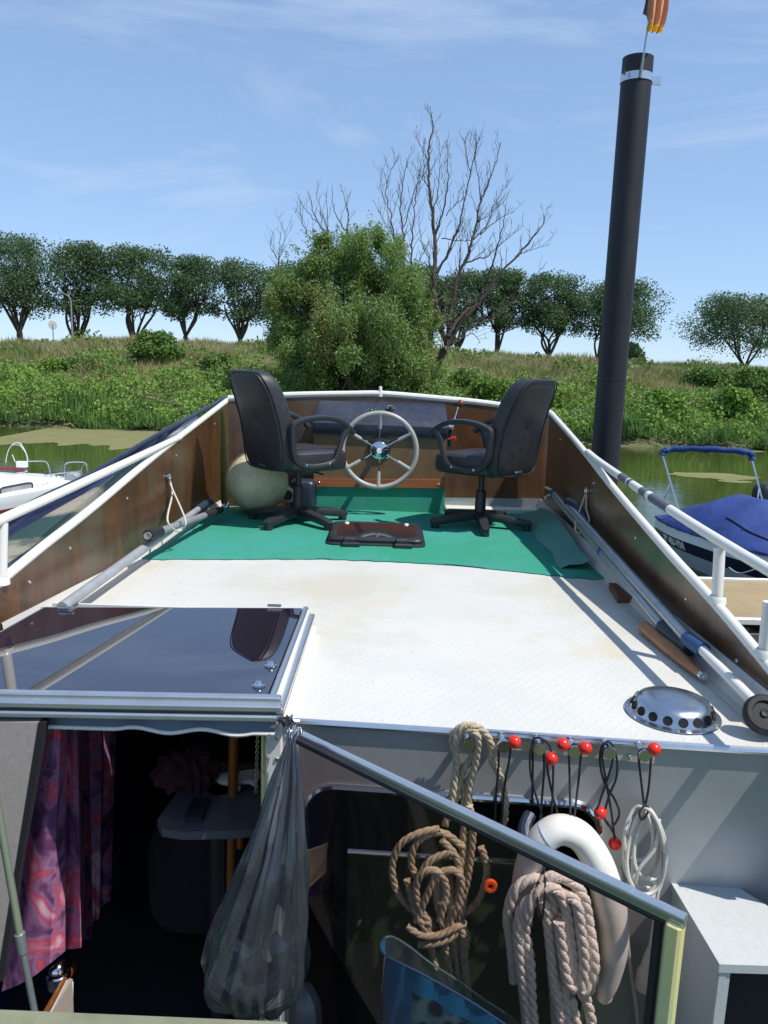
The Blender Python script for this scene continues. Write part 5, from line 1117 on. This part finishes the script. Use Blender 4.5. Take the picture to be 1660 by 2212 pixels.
cord([[(1148, 1640, .05), (1152, 1600, .07), (1168, 1594, .08), (1186, 1608, .08), (1191, 1625, .085)], [(1160, 1600, .08), (1146, 1625, .085), (1148, 1680, .08), (1165, 1740, .06), (1180, 1780, .06), (1188, 1805, .07)],
      [(1152, 1612, .07), (1151, 1690, .05), (1150, 1740, .03)], [(1172, 1600, .08), (1176, 1660, .06), (1170, 1740, .05), (1163, 1850, .13), (1161, 1930, .22), (1165, 1980, .23)], [(1180, 1640, .06), (1190, 1700, .05), (1208, 1770, .07), (1220, 1810, .15), (1240, 1820, .17)], [(1196, 1650, .08), (1194, 1720, .07), (1188, 1800, .07)],
      [(1174, 1850, .14), (1178, 1920, .22), (1172, 1985, .23)]], [(1191.6, 1638.5, .095), (1188.3, 1818, .085)], 'tangled elastic cord with two red balls on the third peg from the left')
cord([[(1231, 1616, .078), (1242, 1607, .078), (1253, 1618, .078)], [(1229, 1618, .078), (1231, 1680, .06), (1233, 1790, .13)], [(1256, 1624, .078), (1250, 1690, .06), (1238, 1790, .13)]], [(1216.8, 1608, .085), (1265, 1615.7, .085)], 'elastic cord with two red balls either side of the fourth peg, holding the life buoy')
cord([[(1318, 1615, .08), (1304, 1606, .075), (1296, 1640, .07), (1306, 1690, .06), (1330, 1730, .05), (1338, 1760, .05), (1322, 1785, .05), (1306, 1765, .06), (1316, 1720, .07), (1332, 1680, .07), (1333, 1640, .075), (1322, 1608, .08), (1310, 1604, .08), (1301, 1630, .08), (1312, 1700, .06), (1322, 1760, .05), (1328, 1812, .04)],
      [(1328, 1620, .078), (1320, 1660, .075), (1300, 1720, .07), (1290, 1750, .08)], [(1312, 1775, .06), (1326, 1800, .05), (1330, 1812, .05)]], [(1297, 1756, .075), (1328.8, 1822, .045)], 'knotted elastic cord with two red balls on the fifth peg from the left')
cord([[(1404, 1622, .078), (1390, 1618, .08), (1380, 1632, .078), (1387, 1700, .06), (1392, 1742, .06)], [(1407, 1636, .078), (1402, 1700, .06), (1394, 1742, .06)], [(1392, 1740, .09), (1382, 1755, .10), (1386, 1770, .10), (1396, 1762, .10), (1402, 1745, .09), (1390, 1738, .08)]], [(1413.8, 1618, .085)], 'elastic cord with one red ball on the rightmost peg, holding the white cable')
mb = MB(); c = pb(1060, 1913, .14); mb.lathe(c, [(.009, -.008), (.018, -.008), (.021, 0), (.018, .008), (.009, .008), (.008, 0), (.009, -.008)], mat('orange_ring_plastic', (.85, .10, .01), .4), 24, axis=(0, -1, .1)); solo(mb, 'orange_ring', c, 'small orange plastic ring stuck on the glass door between the two ropes', 'ring')

# ---- bin bag on the door corner
tp = D0+np.array([-.005, -.02, .03]); bc_ = ay(548, 2075, 2.02)
rg = random.Random(9); G = []
NR = 46; NC = 120
ph = [rg.uniform(0, 6.28) for _ in range(8)]
for i in range(NR):
    t_ = i/(NR-1)
    cl = ay(*[float(np.interp(t_, [0, .05, .2, .45, .7, .85, .95, 1], v)) for v in ([634, 630, 620, 598, 566, 549, 552, 568], [1572, 1592, 1680, 1830, 1990, 2090, 2150, 2186])], float(np.interp(t_, [0, .1, .5, 1], [2.14, 2.10, 2.02, 2.0])))
    rad = float(np.interp(t_, [0, .03, .06, .2, .45, .7, .85, .93, .98, 1], [.022, .026, .010, .040, .078, .122, .150, .132, .070, .005]))
    row = []
    for k in range(NC):
        a = 2*pi*k/NC; pl = 1-.55*min(1, t_*1.1)
        f_ = 1+(.16*sin(a*9+ph[0]+t_*1.5)+.12*sin(a*14+ph[1])+.08*sin(a*23+ph[2]))*(pl if t_ > .05 else 1.2)+.04*sin(a*4+t_*14+ph[3])+.035*sin(a*3+t_*23)
        row.append(cl+np.array([rad*f_*cos(a), rad*f_*sin(a)*.8, 0]))
    G.append(row)
mb = MB(); mb.grid(G, mBag, closeu=True); bb = solo(mb, 'bin_bag', tp, 'dark translucent bin bag tied to the corner of the glass door', 'bag')
mb = MB()
for k, (x, y, r, m) in enumerate([(492, 2085, .045, mLeafW), (510, 2112, .045, mPaper), (560, 2130, .06, mPaper), (600, 2105, .05, mLeafW), (530, 2070, .045, mLeafW), (595, 2040, .03, mPaper), (520, 2050, .03, mPaper), (620, 2080, .04, mLeafW), (560, 2095, .05, mPost)]):
    mb.ball(ay(x, y, 2.03), r, m, 12, sq=(1, .8, .7+.1*(k % 3)))
mb.v = [(x+.012*sin(z*90+y*70), y+.010*sin(x*110), z+.012*sin(x*80+y*60)) for x, y, z in mb.v]; mb.build('rubbish', bb)
mb = MB()
for k in range(16): a = rg.uniform(0, 6.28); d = np.array([cos(a), sin(a)*.6, rg.uniform(.3, 1)]); mb.tube([tp+[0, 0, -.02], tp+d*.02, tp+d*.035+[0, 0, -.01]], [.008, .006, .002], mBag if k % 2 else mRubber, n=5)
mb.build('tied_neck', bb)
# ---- blue shopping bag
def bq(x, y, Y): return ay(x, y, Y)
bl = empty('shopping_bag', bq(900, 2200, 2.0), 'translucent blue printed shopping bag behind the lower part of the glass door', 'bag')
G = []; rim = [bq(832, 2025, 2.12), bq(822, 2042, 2.06), bq(830, 2062, 2.0), bq(860, 2078, 1.97), bq(905, 2100, 1.95), bq(960, 2130, 1.94), bq(1020, 2165, 1.93), bq(1080, 2205, 1.92), bq(1130, 2240, 1.92)]
rimb = [bq(832, 2025, 2.12), bq(850, 2024, 2.13), bq(885, 2045, 2.13), bq(930, 2080, 2.13), bq(985, 2115, 2.13), bq(1040, 2155, 2.12), bq(1100, 2195, 2.10), bq(1150, 2240, 2.05)]
rf_ = catmull(rim, 6); rb_ = catmull(rimb, 6)
mb = MB(); mb.grid([[p+np.array([-.015*k*0+.004*sin(i*.7+k), .006*sin(i*.9+k*1.3), -.07*k]) for i, p in enumerate(rf_)] for k in range(9)], mBlueBag, mfun=lambda i, j: mPrint if (j > 22 and i > 0) else mBlueBag)
mb.build('front_wall', bl)
mb = MB(); mb.grid([[p+np.array([0, .004*sin(i*.8), -.07*k]) for i, p in enumerate(rb_)] for k in range(9)], mClear); mb.build('back_wall', bl)
mb = MB(); mb.tube(rf_, .003, mBlueFoam, n=6); mb.tube(rb_, .003, mClear, n=6); mb.build('rim', bl)
# plastic bottle-ish pale thing at the bottom
mb = MB(); q = ay(665, 2175, 2.2); mb.lathe(q, [(0, .09), (.02, .08), (.05, .05), (.06, 0), (.055, -.12), (0, -.13)], mTable, 20); solo(mb, 'pale_canister', q, 'pale rounded canister standing low behind the bin bag', 'canister')

# ================================================================== NEIGHBOURING BOATS AND PONTOON
# pontoon
dk = empty('pontoon', (5, 7.6, WZ), 'sandy brown finger pontoon with white edge rails right of the boat', 'pontoon')
dz = -1.22; n0, n1 = az(1500, 1337, dz), az(1500, 1254, dz); n2 = az(1660, 1342, dz); f2 = az(1660, 1258, dz)
x0, x1 = 2.9, 9.0
def lin(a, b, x): t_ = (x-a[0])/(b[0]-a[0]); return a+(b-a)*t_
mb = MB(); p0, p1, p2, p3 = lin(n0, n2, x0), lin(n0, n2, x1), lin(n1, f2, x1), lin(n1, f2, x0); mb.prism([p0, p1, p2, p3], (0, 0, -.03), mDock); mb.build('deck_boards', dk, smooth=False)
mb = MB(); bar(mb, p0+[0, -.03, .005], p1+[0, -.03, .005], .06, .06, mWhite); bar(mb, p3+[0, .03, .005], p2+[0, .03, .005], .05, .06, mWhite); mb.build('edge_rails', dk)
mb = MB()
for k in range(14): mb.box(p0+(p1-p0)*((k+.5)/14)+[0, .0, -.19], (.40, .10, .15), mDockE, bev=.01)
bar(mb, p0+[0, .2, -.34], p1+[0, .2, -.34], .4, .2, mRubber); mb.build('timber_fender', dk)
mb = MB()
for k in range(30):
    for (a, b) in ((p0, p1), (p3, p2)): q = a+(b-a)*((k+.5)/30); screw(mb, q+[0, .07 if a is p0 else -.07, .003], (0, 0, 1), .012, mAluP)
mb.build('deck_screws', dk)

def hullgrid(L_, Wd, Hg, m_side, stations, band=None):
    pass
# motor boat with blue cover; local x: stern(0) -> bow(L), placed by matrix
def place(P0, ang):
    ca, sa = cos(ang), sin(ang)
    return lambda x, y, z: np.array([P0[0]+x*ca-y*sa, P0[1]+x*sa+y*ca, P0[2]+z])
far = az(1393, 1112, -1.02); near = az(1690, 1215, -1.02); ang = atan2(near[1]-far[1], near[0]-far[0]); Lb = float(np.hypot(*(near-far)[:2]))+.15
# local: x along near side from far end to near end; y inboard (to the right = +)
T_ = place((far[0], far[1], WZ), ang)
mb_ = empty('motor_boat', (far[0], far[1], WZ), 'small motor boat under a blue canvas cover with a folded bimini top', 'boat')
BW = 1.9
def sect(s_):   # s 0..1 along, returns half widths
    return BW/2*min(1, (.80+.20*sin(min(1, s_*3)*pi/2)))*min(1, (.75+.25*sin(min(1, (1-s_)*2.6)*pi/2)))
def hp_(s_, side, lev):
    w0 = sect(s_); y = BW/2+side*w0*(1.0 if lev > .75 else .80+.20*lev/.75); sheer = .52+.06*s_**2
    z = [-.15, .12, .34, .50, .56][int(lev*4)] if False else lev*sheer
    return T_(s_*Lb, y, z-.0)
mb = MB(); mb2 = MB(); mb3 = MB(); levels = [-.3, .0, .2, .40, .43, .76, .79, 1.0]
for side in (-1, 1):
    G = [[hp_(s_, side, lv) for lv in levels] for s_ in np.linspace(0, 1, 24)]
    mb.grid([r[:5] for r in G], mHullG); mb2.grid([r[4:6] for r in G], mNavyG); mb3.grid([r[5:] for r in G], mBoat)
for s_ in (0, 1):
    for m_, i0, i1, mm in ((mb, 0, 5, mHullG), (mb2, 4, 6, mNavyG), (mb3, 5, 8, mBoat)):
        m_.grid([[hp_(s_, -1+2*q, lv) for lv in levels[i0:i1]] for q in np.linspace(0, 1, 6)], mm)
mb.build('hull', mb_); st = mb2.build('navy_stripe', mb_); mb3.build('gunwale', mb_)
# registration letters as raised mesh text
def text_mesh(s_, size, m, mapf, name, parent):
    cu = bpy.data.curves.new('t', 'FONT'); cu.body = s_; cu.size = size; cu.extrude = 0.0; cu.offset = .012; cu.resolution_u = 3
    o = bpy.data.objects.new('t', cu); COL.objects.link(o); dg = bpy.context.evaluated_depsgraph_get(); me = bpy.data.meshes.new_from_object(o.evaluated_get(dg))
    bpy.data.objects.remove(o); wd = max(v.co.x for v in me.vertices)
    vs = [mapf(v.co.x, v.co.y, wd) for v in me.vertices]; fs = [tuple(p.vertices) for p in me.polygons]; m_ = MB(); m_.add(vs, fs, m); return m_.build(name, parent, smooth=False)
def regmap(u, v, wd):
    s_ = .128+1.0*u/Lb; P = hp_(s_, -1, .51+v/.54*1.0); e = hp_(s_+.01, -1, .7)-hp_(s_-.01, -1, .7); n_ = np.array([e[1], -e[0], 0]); n_ /= np.linalg.norm(n_)
    if n_[0] > 0: n_ = -n_
    return P+n_*.006
text_mesh('39-83-YM', .155, mBoat, regmap, 'registration_number', mb_)
# cover: height field over the plan
def cov(s_, q):   # q -1..1 across
    w0 = sect(s_)*1.015; ridge = float(np.interp(s_, [0, .06, .16, .30, .50, .62, .8, 1], [.04, .14, .30, .46, .46, .32, .16, .06])); y = BW/2+q*w0
    z = .565+.05*s_**2+ridge*(1-abs(q)**2.4)+.012*sin(s_*31+q*4)*(1-q*q)+.018*sin(q*9+s_*6)*(1-q*q)
    return T_(s_*Lb, y, z)
mb = MB(); Q_ = list(np.linspace(-1, 1, 30)); G = [[T_(s_*Lb, BW/2-sect(s_)*1.03, .535+.05*s_**2+.012*sin(s_*60))]+[cov(s_, q) for q in Q_]+[T_(s_*Lb, BW/2+sect(s_)*1.03, .50+.05*s_**2)] for s_ in np.linspace(0.0, 1, 44)]
mb.grid(G, mCover); cvo = mb.build('canvas_cover', mb_)
mb = MB(); mb.tube([cov(s_, -.72)+[0, 0, .012] for s_ in np.linspace(.5, 1, 12)], .009, mRubber, n=6); q = cov(.62, -.72)+[0, 0, .02]; mb.tube([q, q+[-.12, 0, -.16]], .012, mRubber, n=6); mb.tube([q+[.05, 0, -.02], q+[.14, 0, -.06], q+[.13, 0, -.15], q+[.05, 0, -.11]], .011, mRubber, n=6); mb.build('tie_down_line', cvo)
# bimini
L0, L1 = ay(1432, 975, far[1]+.1), ay(1622, 980, far[1]-.35)
mb = MB(); Q = catmull([L0+[-.0, 0, -.06], L0+[.03, 0, .01], L0+[.2, 0, .04], (L0+L1)/2+[0, 0, .05], L1+[-.15, 0, .03], L1+[0, 0, 0], L1+[.03, 0, -.09]], 6); mb.tube([q+np.array([0, .0, .006*sin(i*1.7)]) for i, q in enumerate(Q)], [.045+.006*sin(i*1.1)+.004*sin(i*2.9) for i in range(len(Q))], mCover2, n=14); mb.build('folded_bimini', mb_)
for (a, b) in ((L0+[0, 0, -.04], ay(1470, 1114, far[1]-.5)), (L0*.5+ay(1470, 1114, far[1]-.5)*.5, ay(1424, 1098, far[1]-.2)), (L1+[0.02, 0, -.05], ay(1664, 1150, far[1]-.8)), (L1*.55+ay(1664, 1150, far[1]-.8)*.45, ay(1632, 1120, far[1]-.6))):
    mb = MB(); mb.tube([a, b], .014, mSteel, n=8); mb.build('bimini_strut', mb_)
# outboard at the far right
q = ay(1655, 1080, far[1]-.2); mb = MB(); pillow(mb, .34, .50, .34, mRubber, lambda u, v, w_: q+np.array([u*(1+.2*v), w_, v]), ex=3); mb.tube([q+[-.12, 0, -.2], q+[-.22, 0, -.05], q+[-.24, 0, .02]], .035, mRubber, n=8); mb.box(q+[0, 0, -.5], (.14, .2, .6), mRubber, bev=.03); mb.build('outboard_engine', mb_)

mb = MB(); mb.tube(catmull([ay(1575, 1226, far[1]-2.6), ay(1600, 1238, far[1]-2.8), ay(1650, 1222, far[1]-3.0), ay(1700, 1200, far[1]-3.1)], 6), .007, mCable, n=6)
solo(mb, 'mooring_line', ay(1575, 1226, far[1]-2.6), 'thin pale mooring line slack between the pontoon and the blue covered boat', 'mooring line')
# white cabin boat at the left
S0 = az(196, 1044, -1.0); N0 = az(0, 1079, -1.0); ang = atan2(N0[1]-S0[1], N0[0]-S0[0]); T2 = place((S0[0], S0[1], WZ), ang); Lw = 5.6; WW = 2.0
wbt = empty('cabin_boat', (S0[0], S0[1], WZ), 'small white cabin boat with stainless rails moored at the left', 'boat')
sg_ = -1 if T2(0, 1, 0)[1] < T2(0, 0, 0)[1] else 1    # inboard side is away from us
def hw(s_, side, z_):
    w0 = WW/2*min(1, (.80+.20*sin(min(1, s_*4)*pi/2)))*sin(min(1, (1-s_)*1.6)*pi/2)**.7; k = .85+.15*min(1, max(0, z_)/.6)
    return T2(s_*Lw, sg_*(WW/2+side*w0*k), z_)
mb = MB(); m2 = MB(); m3 = MB()
for side in (-1, 1):
    S = np.linspace(0, .995, 20)
    mb.grid([[hw(s_, side, z_) for z_ in (.43, .50, .60, .63)] for s_ in S], mBoat); m2.grid([[hw(s_, side, z_) for z_ in (.33, .43)] for s_ in S], mMaroon); m3.grid([[hw(s_, side, z_) for z_ in (-.2, .0, .2, .33)] for s_ in S], mTeal)
for m_, zs, mm in ((mb, (.43, .63), mBoat), (m2, (.33, .43), mMaroon), (m3, (-.2, .33), mTeal)): m_.grid([[hw(0, q, z_) for z_ in zs] for q in (-1, -.5, 0, .5, 1)], mm)
mb.grid([[hw(s_, q, .63)+np.array([0, 0, .05*(1-q*q)]) for q in np.linspace(-1, 1, 8)] for s_ in np.linspace(0, .995, 20)], mBoat)
mb.build('topsides', wbt); m2.build('maroon_stripe', wbt); m3.build('teal_bottom', wbt)
mb = MB(); G = []
for s_ in np.linspace(.10, .95, 26):
    hgt_ = float(np.interp(s_, [.10, .16, .24, .33, .60, .80, .95], [.0, .16, .22, .40, .44, .22, .0])); row = []
    for q in np.linspace(-1, 1, 22):
        a_ = abs(q); wq_ = math.copysign(min(a_/.86, 1.0)*.80 if a_ < .86 else .80+(a_-.86)*.5, q)
        zz = .66+hgt_*(1-.10*q*q if a_ < .80 else max(0, (1-a_)/.20)*.92); row.append(hw(s_, wq_*.86, .63)+np.array([0, 0, zz-.63]))
    G.append(row)
mb.grid(G, mBoat); cab = mb.build('cabin', wbt)
# near side window
def nside(s_, z_, o_=.0): 
    side = -1; p = hw(s_, side*.80, .63); k = hw(s_, side, .63)-p; k /= np.linalg.norm(k); return p+k*(.012+o_)+np.array([0, 0, z_-.63])
wpx = [(4, 1055), (30, 1049), (66, 1043), (70, 1052), (68, 1062), (40, 1070), (10, 1073), (2, 1066)]
def onside(x, y):
    a = nside(.1, .63); b = nside(.45, .63); e = (b-a)[:2]; n_ = np.array([-e[1], e[0]]); r = ray(x, y); t_ = (a[:2] @ n_)/(r[:2] @ n_); return CAM+r*t_
wv = catmull([onside(*p) for p in wpx], 5, True); cdir = CAM-wv[0]; cdir = cdir/np.linalg.norm(cdir)*.05
mb = MB(); mb.add([p+cdir for p in wv], [tuple(range(len(wv)))], mat('grey_blind_window', (.33, .33, .35), .15, var=(6, (.25, .25, .27), .4, .6))); wo_ = mb.build('window', wbt, smooth=False)
mb = MB(); mb.tube([p+cdir for p in wv], .014, mRubber, n=6, closed=True); mb.build('window_seal', wo_)
def pline(name, px, Y, r, m, par, n=8, cl=False):
    mb = MB(); mb.tube(catmull([ay(x, y, Y) for x, y in px], 6, cl), r, m, n=n, closed=cl); return mb.build(name, par)
YB = S0[1]+.1
for px in ([(62, 996), (95, 996), (104, 1002), (108, 1015), (111, 1032)], [(141, 1035), (141, 1008), (148, 999), (175, 998), (187, 1002), (190, 1022)], [(97, 1026), (130, 1022), (165, 1018), (178, 1017)], [(120, 1022), (124, 1040), (128, 1056)], [(178, 1030), (178, 1010), (187, 1002)],
           [(0, 1058), (40, 1055), (75, 1053), (98, 1055), (107, 1046), (135, 1043)], [(110, 1046), (113, 1062)]):
    pline('stern_rail', px, YB, .011, mSteel, wbt)
for px in ([(12, 1030), (18, 1060), (26, 1090)], [(0, 1040), (6, 1062), (12, 1084)], [(29, 1058), (34, 1070), (39, 1082)]): pline('stanchion', px, YB-1.0, .011, mSteel, wbt)
for px in ([(0, 1014), (35, 1014), (58, 1014)], [(0, 1020), (30, 1021), (52, 1019), (60, 1016)]): pline('roof_rail', px, YB-.6, .014, mSteel, wbt)
mb = MB(); mb.box(ay(48, 1003, YB-.6), (.16, .10, .10), mBoat, bev=.01); mb.box(ay(22, 1012, YB-.6), (.5, .10, .05), mMaroon, bev=.01); mb.build('hatch_slide', wbt)
mb = MB(); qo = ay(161, 1034, YB); pillow(mb, .24, .24, .30, mat('grey_cowl', (.30, .31, .33), .35), lambda u, v, w_: qo+np.array([u, w_, v]), ex=3); mb.box(qo+[0, 0, -.35], (.08, .12, .5), mRubber, bev=.02); mb.build('outboard_engine', wbt)
mb = MB(); mb.tube(catmull([ay(x, y, YB-.5) for x, y in [(13, 1000), (15, 985), (20, 970), (28, 960), (36, 956), (46, 960), (55, 975), (60, 990), (60, 1003)]], 5), .0065, mBoat, n=7); mb.tube(catmull([ay(x, y, YB-.48) for x, y in [(28, 961), (42, 962), (54, 975), (59, 990), (57, 1006)]], 5), .006, mBoat, n=7); mb.tube([ay(27, 982, YB-.5), ay(33, 998, YB-.5)], .007, mBoat, n=6)
mb.build('water_hose', wbt)
mb = MB(); mb.box(ay(29, 1085, YB-1.1), (.07, .03, .09), mSteel, bev=.01); mb.tube(catmull([ay(x, y, YB-1.12) for x, y in [(26, 1080), (26, 1076), (29, 1074), (32, 1076), (32, 1080)]], 4), .006, mSteel, n=6); mb.build('padlock', wbt)
